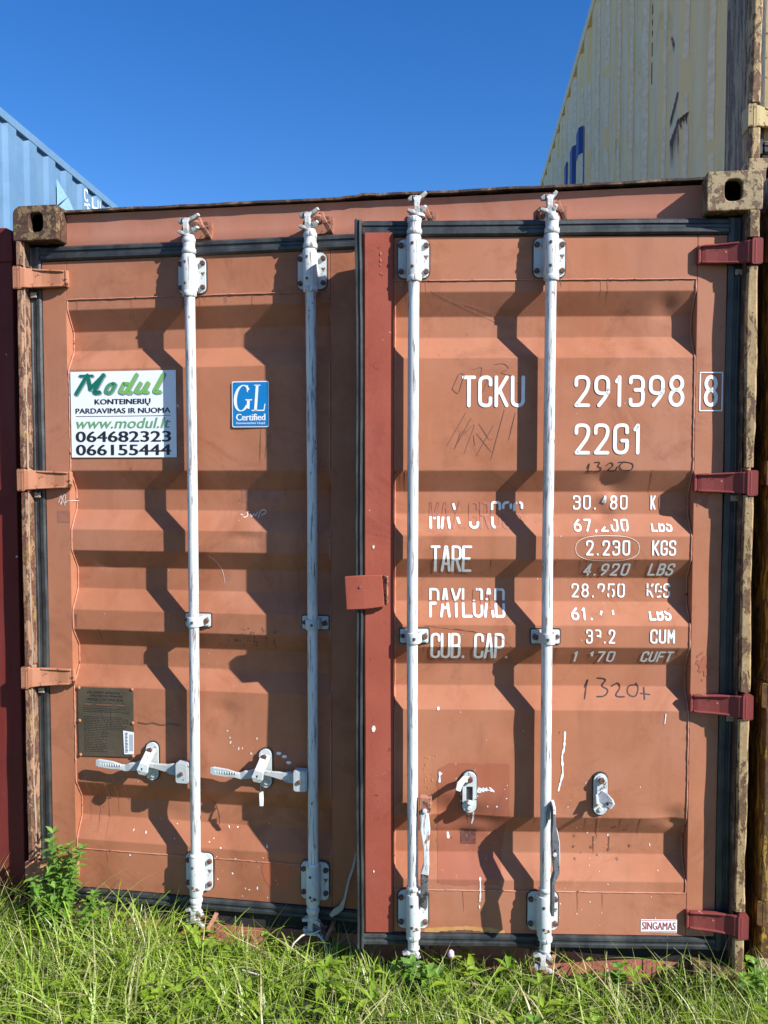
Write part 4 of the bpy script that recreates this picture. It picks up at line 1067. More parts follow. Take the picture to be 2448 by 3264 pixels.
# data plate
mb = MB()
P = [(.1805, .9205), (.3870, .9225), (.3880, .800), (.3860, .6790), (.1800, .6735), (.1790, .80)]
mb.prism(P[::-1], .0005, .0030, 'plate')
for u, z in ((.183, .918), (.384, .920), (.184, .80), (.385, .80), (.185, .677), (.384, .682)): mb.ell((u, -.0035, z), (.0065, .004, .0065), 'hinge', 8, 6)
V = .0034
font_text(mb, 'CSC SAFETY APPROVAL', .215, .340, .900, .908, 'engrave', V, .01)
font_text(mb, 'APPROVED FOR TRANSPORT', .225, .350, .889, .896, 'engrave', V, .01)
font_text(mb, 'UNDER CUSTOMS SEAL', .212, .352, .874, .884, 'engrave', V, .02)
for a, b_ in ((.200, .235), (.244, .312), (.320, .360)):
    for z in (.855, .866): quad(mb, [(a, z), (b_, z), (b_, z + .0012), (a, z + .0012)], V, 'engrave')
    quad(mb, [(a + .004, .8585), (b_ - .004, .8585), (b_ - .004, .8635), (a + .004, .8635)], V, 'scratch')
random.seed(5)
for r_ in range(26):
    z = .846 - r_ * .0062; 
    if 2 < r_ < 5: continue
    u = .200
    end = random.uniform(.27, .30) if r_ > 12 else random.uniform(.33, .372)
    while u < end:
        w = random.uniform(.004, .014); 
        quad(mb, [(u, z), (u + w, z), (u + w, z + .0024), (u, z + .0024)], V, 'engrave'); u += w + .003
quad(mb, [(.302, .79), (.303, .79), (.303, .846), (.302, .846)], V, 'engrave')
mb.prism([(.349, .772), (.389, .768), (.388, .690), (.352, .688)], .0040, .0048, 'stick_w')
for i in range(14):
    z = .695 + i * .0052; quad(mb, [(.356, z), (.356 + random.uniform(.006, .013), z), (.366, z + .0028), (.356, z + .0028)], .0052, 'ink')
for i in range(5): quad(mb, [(.372 + i * .003, .70), (.3735 + i * .003, .70), (.3735 + i * .003, .76), (.372 + i * .003, .76)], .0052, 'ggray')
o = mb.build('data_plate', doorL); o['label'] = 'dark weathered data plate held by six rivets'
# marks
mb = MB()
SWP = [[(0, .55), (.08, .5)], [(.32, .8), (.22, .75), (.30, .5), (.20, .3), (.12, .35)], [(.38, .6), (.44, .3), (.52, .7), (.58, .35), (.64, .75)], [(.70, .3), (.76, .9), (.92, 1.0), (1.0, .7), (.82, .5)]]
hand(SWP, .775, 1.515, .090, .040, .0028, 'chalk', surfL)
mb.build('handwriting' if True else 'scratch_mark', doorL); mb = MB()
hand([[(.0, .3), (.2, .9), (.25, .3), (.1, .1), (.4, .9), (.5, .8), (.42, .2), (.6, .45), (1.0, .4)], [(.3, .5), (.45, .1)]], .118, 1.56, .055, .05, .0022, 'chalk', surfL)
mb.build('handwriting' if True else 'scratch_mark', doorL); mb = MB()
hand([[(0, .3), (.02, .8)], [(0, .5), (.4, .75), (.45, .1)]], .562, 1.90, .014, .018, .0022, 'chalk', surfL)
mb.build('handwriting' if True else 'scratch_mark', doorL); mb = MB()
hand([[(.0, .0), (.05, 1.0)], [(.25, .1), (.45, .9), (.6, .6), (.3, .5), (.7, .2)]], .855, 1.72, .07, .11, .0018, 'scratch', surfL, taper=True)
mb.build('handwriting' if False else 'scratch_mark', doorL); mb = MB()
hand([[(0, .5), (.2, .3), (.35, .6), (.55, .25), (.8, .5), (1.0, .35)]], .405, .792, .150, .022, .0045, 'scratch', surfL)
mb.build('handwriting' if False else 'scratch_mark', doorL); mb = MB()
hand([[(.0, 1.0), (.4, .8), (.7, .4), (.8, .0)]], .665, 1.295, .06, .10, .0014, 'chalk', surfL, taper=True)
mb.build('handwriting' if True else 'scratch_mark', doorL); mb = MB()
hand([[(.0, 1.0), (.6, .7), (.9, .35), (.85, .0)]], .645, .43, .045, .12, .0016, 'engrave', surfL, taper=True)
mb.build('scratch_mark', doorL)
mb = chips('', doorL, surfL, [(.65, 1.0, .20, .45, 22, .001, .0036, 'wtext'), (.30, .55, .30, .45, 6, .001, .004, 'wtext'), (.17, 1.08, .35, 2.35, 42, .0008, .0025, 'scratch'), (.17, 1.08, .25, 2.3, 24, .0007, .0018, 'chalk'), (.70, .86, .70, .80, 8, .0015, .005, 'chalk'), (.78, .92, 1.13, 1.15, 26, .001, .003, 'scratch'), (.70, .90, 1.07, 1.12, 40, .001, .0045, 'scratch')], 5)
random.seed(8)
runs(mb, surfL, run_spots((.628, 1.043), 6) + [(random.uniform(.18, 1.08), random.choice((2.279, 1.69, 1.41, 1.127, .577, .333)), random.uniform(.02, .09), random.uniform(.002, .006), random.choice(('faint', 'ghost', 'ghost'))) for _ in range(30)] + [(.20 + .012 * k, .60, random.uniform(.08, .3), random.uniform(.004, .014), 'ghost') for k in range(0, 14, 3)] + [(.26, 1.13, .06, .006, 'scratch'), (.175, 1.18, .05, .008, 'scratch'), (.52, 1.19, .09, .007, 'ghost')], 4)
for u, z in ((.915, .72), (.935, .71), (.95, .69)): mb.add([(u + .01 * math.cos(a), -.002, z + .006 * math.sin(a)) for a in (0, 1, 2, 3, 4, 5)], [list(range(6))], 'wtext')
mb.build('paint_chips', doorL)['kind'] = 'stuff'
mb = MB()
drape(mb, lambda u, z: True, .775, .915, 1.578, 1.622, 'faint', surfL, .0006)
mb.build('faded_patch', doorL)
mb = MB()
drape(mb, lambda u, z: True, .112, .160, 1.505, 1.545, 'faint', surfL, .0006)
mb.build('faded_patch', doorL)
mb = MB()
drape(mb, lambda u, z: ((u - .905) / .052) ** 2 + ((z - .305) / .062) ** 2 + .25 * N3(u * 20, z * 20, 1) < 1 and z < .345, .84, .97, .235, .352, 'patch2', surfL, .0008, .004, .004)
mb.build('spray_stain', doorL)

# ============================================================ loose things on the container
mb = MB()
path = []
for k in range(26):
    a = 2 * math.pi * k / 12.0; path.append((1.040 + .028 * math.cos(a), .012 + .026 * math.sin(a), .118 + .004 * math.sin(a * 1.7) + .0006 * k))
path += [(1.010, -.02, .125), (.985, -.035, .105), (.968, -.04, .06), (.965, -.045, .015), (.972, -.05, -.02)]
mb.tube(path, .0032, 'twine', 6)
mb.tube([(1.062, -.005, .125), (1.085, -.018, .110), (1.098, -.02, .085), (1.090, -.02, .06)], .0032, 'twine', 6)
tag(mb.build('twine'), 'pale twine wrapped round the bottom end of the second locking rod', 'string')
mb = MB()
mb.bar([(1.186, -.045, .395, .004, .001), (1.175, -.040, .345, .004, .001), (1.160, -.035, .30, .004, .001), (1.146, -.032, .235, .004, .001), (1.134, -.030, .205, .009, .001), (1.116, -.028, .192, .011, .001), (1.098, -.028, .175, .006, .001)], 'strap')
tag(mb.build('strap'), 'loose grey strap hanging in the gap between the doors near the bottom', 'strap')
mb = MB()
mb.tube([(.868, -.002, .640), (.866, -.008, .630), (.866, -.012, .612), (.869, -.010, .606)], .003, 'engrave', 6)
mb.bar([(.868, .006, .604, .006, .0035), (.869, .007, .580, .0065, .0035), (.869, .006, .556, .0055, .003)], 'stick_w')
tag(mb.build('seal'), 'small white security seal hanging from the right handle catch of the left door', 'seal')

# ============================================================ neighbours
def simple_front(root, H, pm, rm, cm, gm='rubber', flat_post=False, left_edge_m=None):
    """door end of a neighbouring container"""
    for x, o in ((0, -1), (2.276, 1)):
        for z, t in ((0, False), (H - .118, True)): casting(root, x, 0, z, cm, o, t)
        mb = MB()
        if flat_post: mb.box(x + (.0 if o < 0 else .02) + .004, x + .138 if o < 0 else x + .158, .004, .17, .118, H - .118, rm)
        else:
            a = .006 if o < 0 else 2.398
            for i, (p, q) in enumerate(((.118, .22), (.305, .92), (1.005, 1.61), (1.70, 2.30), (2.40, H - .118))): wavy_bar(mb, a, a + .034, .002, .055, p, q, left_edge_m or rm, .005, seed=i + o * 5)
            mb.box(a + .001, a + .033, .056, .17, .118, H - .118, rm); mb.box(x + (.04 if o < 0 else 0), x + (.16 if o < 0 else .12), .15, .26, .118, H - .118, rm)
        mb.build('corner_post', root, .003)
    mb = MB(); mb.box(.165, 2.273, .045, .16, H - .125, H - .004, pm); mb.build('header', root, .004)
    mb = MB(); mb.box(.165, 2.273, .045, .16, .012, .148, pm); mb.build('door_sill', root, .004)
    for sg, lx in ((1, .0), (-1, 2.438)):
        d = door_mesh(sg, lambda u, z: prof(z) - .002, pm, root, (lx, .065, 0), 0, fine=False)
        gasket(d, sg, free=False)
        if not flat_post:
            h_ = hinge(d, sg, HZ[0], rm)
            for z in HZ[1:]: hinge(d, sg, z, rm, h_)
        for u in (.626, 1.042): rod(d, sg * u, seed=u)
# red container on the left
red = thing('shipping_container', 'red shipping container at the far left edge, mostly in the shadow of the terracotta one', 'shipping container', (-2.474, .052, -.055), 0)
shell(red, 6.058, H, 'redbox', 'redbox', 'redbox', roofm='roofbounce')
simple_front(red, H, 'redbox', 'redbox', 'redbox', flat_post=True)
# ochre container on the right
och = thing('shipping_container', 'rusty ochre shipping container at the right edge, standing on the grass', 'shipping container', (2.478, .035, .025), 0)
shell(och, 6.058, H, 'ochre2', 'ochre', 'rust2')
simple_front(och, H, 'ochre2', 'ochre', 'rust2', left_edge_m='ochre')
# sand-yellow container stacked on it
YP = .414; YR = R(3.56)
yel = thing('shipping_container', 'sand yellow shipping container stacked high at the upper right, its ribbed side in shade', 'shipping container', (2.479, .338, 2.622), YR)
def yextra(mb):
    # navy emblem strokes painted over the ribs, light painted on the rib slopes facing the view
    def strip(y0, y1, z0, z1, m, lift=.002, top=None):
        n = max(2, int(abs(y1 - y0) / .02))
        vs = []
        for i in range(n + 1):
            y = y0 + (y1 - y0) * i / n; x = .012 - corr(y, YP, .036) - lift
            zt = top(y) if top else z1
            vs += [(x, y, z0), (x, y, zt)]
        mb.add(vs, [(2 * i, 2 * i + 1, 2 * i + 3, 2 * i + 2) for i in range(n)], m)
    yextra.strip = strip
    random.seed(9)
    y = .17
    while y < 9:
        ya = y + .90 * YP; w0 = random.uniform(.045, .085) * YP; vs = []; n = 90; sd_ = random.random() * 50
        for i in range(n + 1):
            z = .155 + 2.31 * i / n; w = w0 * (1 + .35 * N3(sd_, z * 7, 1) + .5 * N3(sd_, z * 1.7, 4)); o_ = .006 * N3(sd_, z * 5, 8)
            for q in (ya + o_, ya + o_ + max(.002, w)): vs.append((.012 - corr(min(q, y + YP - .001), YP, .036) - .002, min(q, y + YP - .001), z))
        mb.add(vs, [(2 * i, 2 * i + 1, 2 * i + 3, 2 * i + 2) for i in range(n) if N3(sd_, i * .09, 12) > -.33], 'yelstripe')
        y += YP
    strip(3.98, 4.20, .9, 1.80, 'navy', .004, top=lambda y: 1.78 + (y - 3.98) * .45)
    strip(4.202, 4.50, 1.68, 1.90, 'navy', .0042, top=lambda y: 1.90)
    strip(4.66, 5.02, .9, 1.90, 'navy', .004, top=lambda y: 1.90 - max(0, y - 4.9) * .6)
    strip(5.12, 5.44, .9, 1.91, 'navy', .004, top=lambda y: 1.91 - max(0, y - 5.3) * .6)
    for z, l in ((1.05, .11), (1.19, .07), (1.29, .03), (1.345, .03), (1.40, .05), (1.48, .06), (1.58, .08), (1.7, .05)): strip(1.565, 1.585, z, z + l, 'ink', .0045)
    def patchy(pts, m):
        vs = [(.012 - corr(a, YP, .036) - .004, a, b_) for a, b_ in pts]; mb.add(vs, [list(range(len(pts)))], m)
    random.seed(14)
    def run(y, z, l, w, m='bolt'):      # ragged rust run
        n = 7; L_ = []; R__ = []
        for i in range(n + 1):
            t = i / n; ww = w * (1 - t) * random.uniform(.5, 1.2) + .001; yy = y + random.uniform(-.003, .003)
            L_.append((yy - ww / 2, z - l * t)); R__.append((yy + ww / 2, z - l * t))
        for i in range(n):
            q = [L_[i], R__[i], R__[i + 1], L_[i + 1]]; mb.add([(.012 - corr(a, YP, .036) - .004, a, b_) for a, b_ in q], [(0, 1, 2, 3)], m)
    for k in range(14): run(1.02 + k * .010, .70 + (13 - k) * .006 + random.uniform(-.004, .004), random.uniform(.03, .05), .016)
    for k in range(16): run(.96 + k * .013, .60 - .004 * (k - 15) + random.uniform(-.004, .004), random.uniform(.03, .06) + (.10 if 10 < k < 14 else 0), .017)
    for k in range(5): run(1.0 + k * .02, .60, random.uniform(.05, .16), .010, 'keeper')
    for k in range(6): run(1.10 + k * .010, 1.03 + k * .011, random.uniform(.03, .06), .012)
    run(2.06, 1.05, .22, .012); run(2.09, .8, .1, .012); run(2.5, .62, .2, .012); run(1.56, .5, .15, .01); run(3.3, .7, .2, .02)
    for k in range(40): run(random.uniform(.4, 8), random.uniform(.4, 2.3), random.uniform(.02, .14), random.uniform(.003, .008), random.choice(('bolt', 'keeper', 'ggray')))
yx = yextra
L40 = 12.192
def shell_y():
    for f in (-1, 1):
        x = .012 if f < 0 else 2.426
        side_wall(yel, x, L40, H, YP, .036, 'yel', f, extra=yx if f < 0 else None)
        a, b_ = (.006, .062) if f < 0 else (2.376, 2.432)
        mb = MB(); mb.box(a, b_, .17, L40 - .17, H - .098, H - .012, 'yel'); mb.build('top_rail', yel, .004)
        mb = MB(); mb.box(a, b_, .17, L40 - .17, .02, .15, 'yel'); mb.build('bottom_rail', yel, .004)
    mb = MB(); mb.box(.065, 2.373, .05, L40 - .05, H - .032, H - .006, 'yel'); mb.build('roof', yel)
    mb = MB(); mb.box(.065, 2.373, .06, L40 - .05, .10, .148, 'dark'); mb.build('floor', yel)
    mb = MB(); mb.box(.04, 2.398, L40 - .07, L40 - .02, .118, H - .03, 'yel'); mb.build('end_wall', yel)
    for x, o in ((0, -1), (2.276, 1)):
        for z, t in ((0, False), (H - .118, True)): casting(yel, x, L40 - .178, z, 'rust2', o, t, front=1)
    mb = MB(); mb.box(.004, .055, .06, .285, .118, H - .118, 'yelpost'); o = mb.build('side_post', yel, .003); o['label'] = 'grey weathered post face with flaking paint'
shell_y()
M['yel2'] = paint('sunlit_end_sand_paint', (0.40, 0.32, 0.14), (0.34, 0.25, 0.12), streak=0.5, rust_amt=0.58, dirt=(0.2, 0.14, 0.08))  # darker copy of the sand paint, toned down where the sun falls
simple_front(yel, H, 'yel2', 'yel2', 'rust2', left_edge_m='postR')
# light-blue container far left
bl = thing('shipping_container', 'light blue shipping container in full sun rising behind the red one at the upper left', 'shipping container', (0, 0, 0), 0)
BA = math.atan2(3.48453 - 3.17366, 8.2251 - 4.9690)
BY0 = 3.2
# right top edge passes through (-3.174,4.969) and (-3.485,8.225)
bx0 = -3.17366 + (4.9690 - BY0) * math.tan(BA)
bl.rotation_euler = (0, 0, BA)
bl.location = (bx0 - 2.438 * math.cos(BA), BY0 - 2.438 * math.sin(BA), 2.589)
BP = .445
def bextra(mb):
    random.seed(2)
    def strip(y0, y1, z0, z1, m, lift=.003):
        n = max(2, int(abs(y1 - y0) / .03)); vs = []
        for i in range(n + 1):
            y = y0 + (y1 - y0) * i / n; x = 2.426 + corr(y, BP, .036) + lift; vs += [(x, y, z0), (x, y, z1)]
        mb.add(vs, [(2 * i, 2 * i + 1, 2 * i + 3, 2 * i + 2) for i in range(n)], m)
    x = 2.432
    def glyph(ch, y0, y1, z0, z1, w):
        for pl in G[ch]:
            pts = fillet([(y0 + a[0] * (y1 - y0), z0 + a[1] * (z1 - z0)) for a in pl], .03, .01); vs = []
            n = len(pts)
            for i, p in enumerate(pts):
                t = (pts[min(i + 1, n - 1)] - pts[max(i - 1, 0)]).normalized(); nn = Vector((-t.y, t.x)) * w / 2
                for q in (p + nn, p - nn): vs.append((2.426 + corr(q.x, BP, .036) + .004, q.x, q.y))
            mb.add(vs, [(2 * i, 2 * i + 1, 2 * i + 3, 2 * i + 2) for i in range(n - 1)], 'wtext')
    bextra.g = glyph; bextra.s = strip
    for i, ch in enumerate('CLUU'): glyph(ch, 3.80 + i * .16, 3.89 + i * .16, 2.33, 2.45, .022)
    for i, ch in enumerate('20'): glyph(ch, 3.80 + i * .16, 3.89 + i * .16, 2.17, 2.28, .022)
    for i, ch in enumerate('1'): glyph(ch, 1.40 + i * .16, 1.50 + i * .16, 1.60, 1.75, .022)
    for P in ([(3.02, 2.31), (3.02, 2.02), (3.30, 2.20)], [(3.06, 2.02), (3.32, 2.20), (3.50, 2.08), (3.55, 1.85), (3.06, 1.85)]):
        mb.add([(2.433, a, b_) for a, b_ in P], [list(range(len(P)))], 'lblue2')
for f in (-1, 1):
    x = .012 if f < 0 else 2.426
    side_wall(bl, x, L40, H, BP, .036, 'lblue', f, extra=bextra if f > 0 else None)
    a, b_ = (.006, .062) if f < 0 else (2.376, 2.432)
    mb = MB(); mb.box(a, b_, .17, L40 - .17, H - .098, H - .012, 'lblue'); mb.build('top_rail', bl, .004)
    mb = MB(); mb.box(a, b_, .17, L40 - .17, .02, .15, 'brownrail'); mb.build('bottom_rail', bl, .004)
mb = MB(); mb.box(.065, 2.373, .05, L40 - .05, H - .032, H - .006, 'lblue'); mb.build('roof', bl)
for yy in (.02, L40 - .07):
    mb = MB(); mb.box(.04, 2.398, yy, yy + .05, .118, H - .03, 'lblue'); mb.build('end_wall', bl)
for x, o in ((0, -1), (2.276, 1)):
    for yy, fr in ((0, -1), (L40 - .178, 1)):
        for z, t in ((0, False), (H - .118, True)): casting(bl, x, yy, z, 'lblue', o, t, front=fr)
        mb = MB(); mb.box(x + .01, x + .152, yy + .01, yy + .168, .118, H - .118, 'lblue'); mb.build('corner_post', bl, .004)

# ============================================================ vegetation
def leafmat(name, stops):
    m = bpy.data.materials.new(name); m.use_nodes = True; nt = m.node_tree; nt.nodes.clear()
    out = nt.nodes.new('ShaderNodeOutputMaterial'); p = nt.nodes.new('ShaderNodeBsdfPrincipled'); tr = nt.nodes.new('ShaderNodeBsdfTranslucent'); mx = nt.nodes.new('ShaderNodeMixShader')
    at = nt.nodes.new('ShaderNodeAttribute'); at.attribute_name = 'tint'
    c = ramp(nt, at.outputs['Fac'], stops)
    nt.links.new(c, p.inputs['Base Color']); p.inputs['Roughness'].default_value = .38
    c2 = mix(nt, .5, c, (0.34, 0.46, 0.03)); nt.links.new(c2, tr.inputs[0])
    mx.inputs[0].default_value = .33; nt.links.new(p.outputs[0], mx.inputs[1]); nt.links.new(tr.outputs[0], mx.inputs[2]); nt.links.new(mx.outputs[0], out.inputs[0])
    return m
M['grass'] = leafmat('grass_blades', [(0.0, (0.07, 0.14, 0.012)), (0.35, (0.17, 0.29, 0.022)), (0.70, (0.32, 0.44, 0.045)), (0.86, (0.42, 0.50, 0.12)), (0.93, (0.56, 0.52, 0.26)), (1.0, (0.50, 0.38, 0.22))])
M['leaf'] = leafmat('weed_leaves', [(0.0, (0.06, 0.16, 0.02)), (0.6, (0.11, 0.26, 0.03)), (1.0, (0.22, 0.36, 0.07))])
class Blades:
    def __init__(s): s.v = []; s.f = []; s.t = []
    def blade(s, x, y, z, h, w, az, lean, curl, tint, seg=4, twist=0.0):
        dx, dy = math.cos(az), math.sin(az); px, py = -dy, dx; b = len(s.v)
        cx, cy, cz = x, y, z; ang = lean
        for i in range(seg + 1):
            t = i / seg; ww = w * .5 * (1 - t ** 1.8) * (0.75 + .5 * t * (1 - t))
            tw = twist * t; ex, ey = px * math.cos(tw) + dx * math.sin(tw), py * math.cos(tw) + dy * math.sin(tw)
            if i < seg: s.v += [(cx - ex * ww, cy - ey * ww, cz), (cx + ex * ww, cy + ey * ww, cz)]; s.t += [tint, tint]
            else: s.v.append((cx, cy, cz)); s.t.append(tint)
            st = h / seg; cx += dx * math.sin(ang) * st; cy += dy * math.sin(ang) * st; cz += math.cos(ang) * st; ang += curl / seg
        for i in range(seg - 1): a = b + 2 * i; s.f.append((a, a + 1, a + 3, a + 2))
        a = b + 2 * (seg - 1); s.f.append((a, a + 1, a + 2))
    def leaf(s, base, d, up, L, w, tint, droop=.4):
        d = Vector(d).normalized(); side = d.cross(Vector(up)); 
        if side.length < .05: side = Vector((1, 0, 0))
        side.normalize(); b = len(s.v); p = Vector(base); seg = 4
        prof_ = [.12, .8, 1.0, .6, 0]
        nrm = side.cross(d)
        for i in range(seg + 1):
            t = i / seg; q = p + d * L * t - Vector((0, 0, 1)) * droop * L * t * t; ww = w * .5 * prof_[i]
            for sg in (-1, 0, 1): s.v.append(tuple(q + side * ww * sg + nrm * (abs(sg) * ww * .35))); s.t.append(tint)
        for i in range(seg):
            for j in (0, 1): a = b + i * 3 + j; s.f.append((a, a + 1, a + 4, a + 3))
    def build(s, name, m, parent=None):
        me = bpy.data.meshes.new(name); me.from_pydata(s.v, [], s.f); me.materials.append(M[m])
        at = me.attributes.new('tint', 'FLOAT', 'POINT'); at.data.foreach_set('value', s.t)
        me.polygons.foreach_set('use_smooth', [True] * len(s.f)); me.update()
        o = bpy.data.objects.new(name, me); col.objects.link(o)
        if parent: o.parent = parent
        return o
random.seed(21)
B = Blades()
def tallness(x):         # tall on the left, low before the middle, a little taller again on the right
    K = ((-9, 1.0), (.30, 1.12), (.55, .86), (.85, .60), (1.35, .56), (1.55, .66), (2.1, .70), (2.45, .84), (9, .9))
    for (a, ya), (b_, yb) in zip(K, K[1:]):
        if a <= x <= b_: return ya + (yb - ya) * (x - a) / (b_ - a)
    return 1
def put(n, x0, x1, y0, y1, hmin, hmax, wmin, wmax, seg=4, dark=0.0):
    for _ in range(n):
        x, y = random.uniform(x0, x1), random.uniform(y0, y1)
        cl = N3(x * 5, y * 5, 1); cl2 = N3(x * 2.0, y * 2.0, 7)
        c3 = N3(x * 11, y * 11, 31)
        if x > -1 and x < 3.3 and y > -1.2 and cl + c3 * .8 < -.02 and random.random() < .80: continue
        tl = tallness(x)
        if y > -.12: tl *= .85
        if y > -.02 and not (x < -.02 or x > 2.45) and y > .03: continue
        h = random.uniform(hmin, hmax) * tl * (1 + .5 * cl2 + .25 * cl)
        r = random.random(); tint = min(.86, max(0, .47 - dark + .45 * cl2 + random.gauss(0, .22)))
        if r < .19: tint = random.uniform(.86, 1.0)
        lean = abs(random.gauss(.08, .5)); 
        B.blade(x, y, ground_z(x, y) - .008, h, random.uniform(wmin, wmax), random.uniform(0, 2 * math.pi), lean, random.uniform(.1, 2.1), tint, seg, random.uniform(-1.5, 1.5))
put(20000, -.75, 3.1, -1.05, .10, .05, .18, .0022, .0055, 4, .12)
put(3200, -.6, .62, -.55, .05, .16, .34, .003, .0085, 7, -.12)
put(13000, -.75, 3.1, -.80, .05, .11, .27, .003, .0075, 6)
put(4200, 1.45, 3.1, -.26, .075, .10, .23, .003, .0075, 6)
put(2500, -.75, 1.2, -.20, .06, .10, .20, .003, .006, 6)
put(15000, -.75, 3.1, -1.0, .05, .02, .09, .002, .005, 3, .3)
put(11000, -3.5, 5.5, -2.6, -.95, .06, .20, .004, .008)
put(5000, -3.5, -.7, -1.0, .04, .06, .20, .004, .008)
put(5000, 3.0, 5.5, -1.0, .04, .06, .20, .004, .008)
put(9000, -6.5, 8.5, -7, -2.5, .07, .22, .008, .014, 3)
# flattened, tangled and dead stalks
for _ in range(3400):
    x = random.uniform(-.7, 3.0); y = random.uniform(-.95, .04)
    dead = random.random() < .45
    if N3(x * 5, y * 5, 1) + .8 * N3(x * 11, y * 11, 31) < -.02 and random.random() < .7: continue
    B.blade(x, y, ground_z(x, y) + random.uniform(.0, .13) * tallness(x), random.uniform(.10, .30), random.uniform(.002, .006), random.uniform(0, 6.28), random.uniform(.9, 1.6), random.uniform(-.5, .8), random.uniform(.86, 1.0) if dead else random.uniform(.35, .85), 5, random.uniform(-2, 2))
# small clover and plantain leaves among the blades
for _ in range(1500):
    x = random.uniform(-.6, 2.95); y = random.uniform(-.85, .03)
    if N3(x * 3, y * 3, 17) < -.05: continue
    z = ground_z(x, y) + random.uniform(.03, .15) * tallness(x); tt = random.uniform(.3, .8); a0 = random.uniform(0, 6.28); sz = random.uniform(.012, .026)
    for k in range(3):
        a = a0 + k * 2.094; B.leaf((x, y, z), (math.cos(a), math.sin(a), random.uniform(0, .5)), (0, 0, 1), sz, sz * .85, tt, .2)
for _ in range(260):
    x = random.uniform(-.6, 2.95); y = random.uniform(-.7, -.02); z = ground_z(x, y) + random.uniform(.0, .08); a0 = random.uniform(0, 6.28)
    for k in range(5):
        a = a0 + k * 1.26; B.leaf((x, y, z), (math.cos(a), math.sin(a), random.uniform(.3, 1.4)), (0, 0, 1), random.uniform(.05, .10), random.uniform(.014, .026), random.uniform(.3, .7), .4)
# long arching blades in front of the doors
for _ in range(900):
    x = random.uniform(-.5, 2.9); y = random.uniform(-.62, -.03)
    k = tallness(x); h = random.uniform(.22, .40) * (k if x < 1.3 else k * .85)
    B.blade(x, y, ground_z(x, y), h, random.uniform(.004, .0085), random.uniform(0, 6.28), random.uniform(.05, .5), random.uniform(.8, 2.4), random.choice((random.uniform(.4, .85), random.uniform(.5, .9), random.uniform(.85, 1))), 9, random.uniform(-.8, .8))
for _ in range(420):
    x = random.uniform(-.5, 1.0); y = random.uniform(-.60, -.03)
    B.blade(x, y, ground_z(x, y), random.uniform(.24, .42) * (1.05 if x < .5 else .72), random.uniform(.005, .0105), random.uniform(0, 6.28), random.uniform(.05, .6), random.uniform(1.0, 2.6), random.uniform(.5, .92), 9, random.uniform(-.8, .8))
# thin seed stalks
for _ in range(170):
    x = random.uniform(-.1, 2.6); y = random.uniform(-.35, -.03)
    B.blade(x, y, ground_z(x, y), random.uniform(.2, .36) * tallness(x), .0016, random.uniform(0, 6.28), random.uniform(0, .3), random.uniform(.1, .7), random.uniform(.7, .97), 6)
gr = B.build('grass', 'grass'); gr['kind'] = 'stuff'; gr['label'] = 'long green grass with straw blades in front of the containers'; gr['category'] = 'grass'

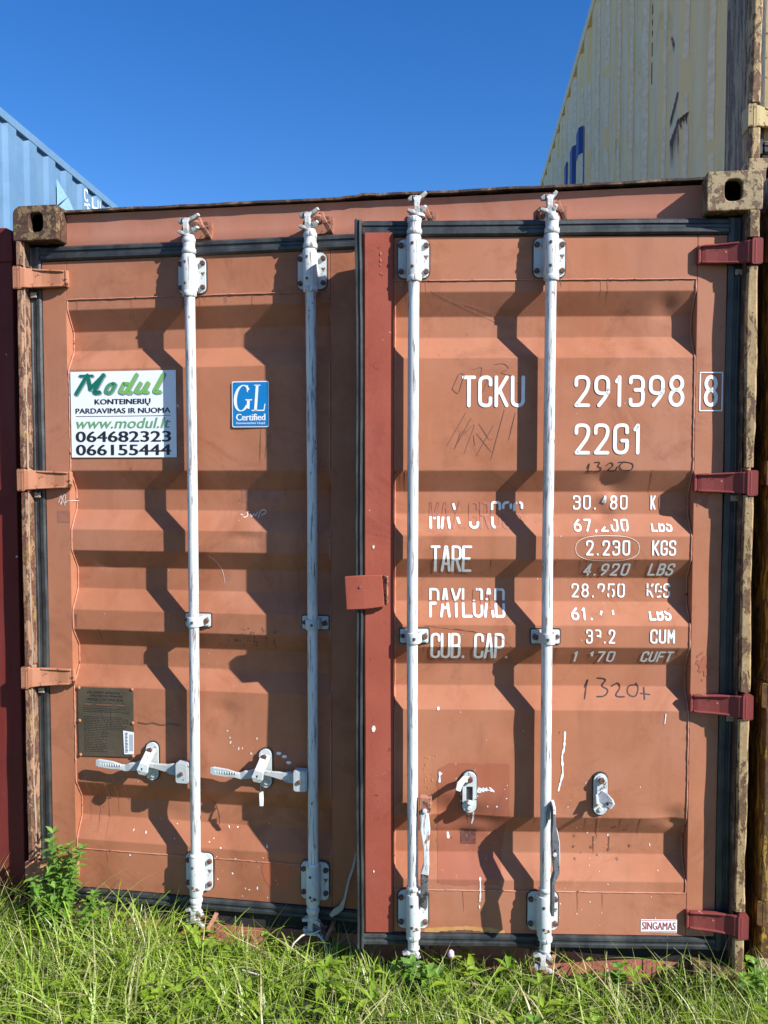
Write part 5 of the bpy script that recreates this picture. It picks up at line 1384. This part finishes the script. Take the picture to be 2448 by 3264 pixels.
def weed(x, y, stems, hgt, spread, label, seed, lw=.013, ll=.045, whorl=4, name='weed', group=None):
    random.seed(seed)
    root = thing(name, label, 'plant', (x, y, ground_z(x, y)), 0, group)
    S_ = MB(); Lf = Blades()
    for i in range(stems):
        a = random.uniform(0, 2 * math.pi); ln = random.uniform(.1, 1) * spread; h = hgt * random.uniform(.6, 1.0)
        bx_, by_ = random.uniform(-.02, .02), random.uniform(-.02, .02); pts = []
        for k in range(9):
            t = k / 8; pts.append(Vector((bx_ + math.cos(a) * ln * t ** 1.4, by_ + math.sin(a) * ln * .6 * t ** 1.4, h * t)))
        S_.tube(pts, .002, 'leafstem', 5, radii=[.0024 - .0014 * k / 8 for k in range(9)])
        nn = int(h / .022)
        for k in range(2, nn + 1):
            t = k / nn; q = pts[0].lerp(pts[-1], 0); f = t * 8; i0 = min(7, int(f)); q = pts[i0].lerp(pts[i0 + 1], f - i0); a1 = random.uniform(0, 6.28)
            for w in range(whorl):
                aa = a1 + w * 2 * math.pi / whorl; el = random.uniform(.1, .7) + (.5 if k == nn else 0)
                Lf.leaf(q, (math.cos(aa), math.sin(aa), el), (0, 0, 1), ll * random.uniform(.6, 1.1) * (1 - .3 * abs(t - .6)), lw * random.uniform(.7, 1.1), min(1, max(0, random.gauss(.5 + .3 * t, .18))), random.uniform(.1, .6))
    S_.build('stem', root); Lf.build('foliage', 'leaf', root)
    return root
M['leafstem'] = flat('plant_stem', (0.14, 0.22, 0.06), .5)
WG = 'weeds growing along the foot of the containers'
weed(.175, -.095, 14, .40, .15, 'tall leafy green weed against the left foot of the terracotta container', 3, lw=.017, ll=.05, group=WG)
weed(.30, -.10, 6, .22, .12, 'lower leafy weed growing just right of the tall weed at the left', 4, lw=.016, ll=.045, group=WG)
weed(1.42, -.13, 5, .13, .09, 'bright broad-leaved weed in the grass below the third locking rod', 5, lw=.026, ll=.055, group=WG)
weed(1.75, -.42, 4, .15, .05, 'stout narrow-leaved weed near the bottom of the view between the right rods', 6, lw=.018, ll=.07, whorl=5, group=WG)
weed(2.03, -.06, 4, .10, .07, 'small round-leaved weed at the foot of the door right of the fourth rod', 8, lw=.03, ll=.04, group=WG)
weed(2.46, -.10, 4, .16, .07, 'weed growing in the gap between the terracotta and ochre containers', 12, lw=.016, ll=.05, group=WG)
# clover flower head
cf = thing('clover_flower', 'pale pink clover flower standing in the grass right of the third locking rod', 'flower', (1.512, -.055, ground_z(1.5, -.05)))
mb = MB(); mb.tube([(0, 0, 0), (.004, 0, .06), (.002, -.004, .112)], .0013, 'leafstem', 6); mb.build('stem', cf)
M['pink'] = flat('pale_pink_petals', (0.72, 0.48, 0.58), .7, .3)
mb = MB(); mb.ell((.002, -.004, .122), (.011, .011, .013), 'pink', 14, 10, .16); mb.build('flower_head', cf)
# a few dry leaves and a stick in the grass
random.seed(31)
mb = MB(); mb.tube([(.86, -.20, .10), (.90, -.19, .085), (.955, -.18, .060)], .003, 'strap', 6); tag(mb.build('stick'), 'short dry grey stick lying in the grass between the two left locking rods', 'stick')
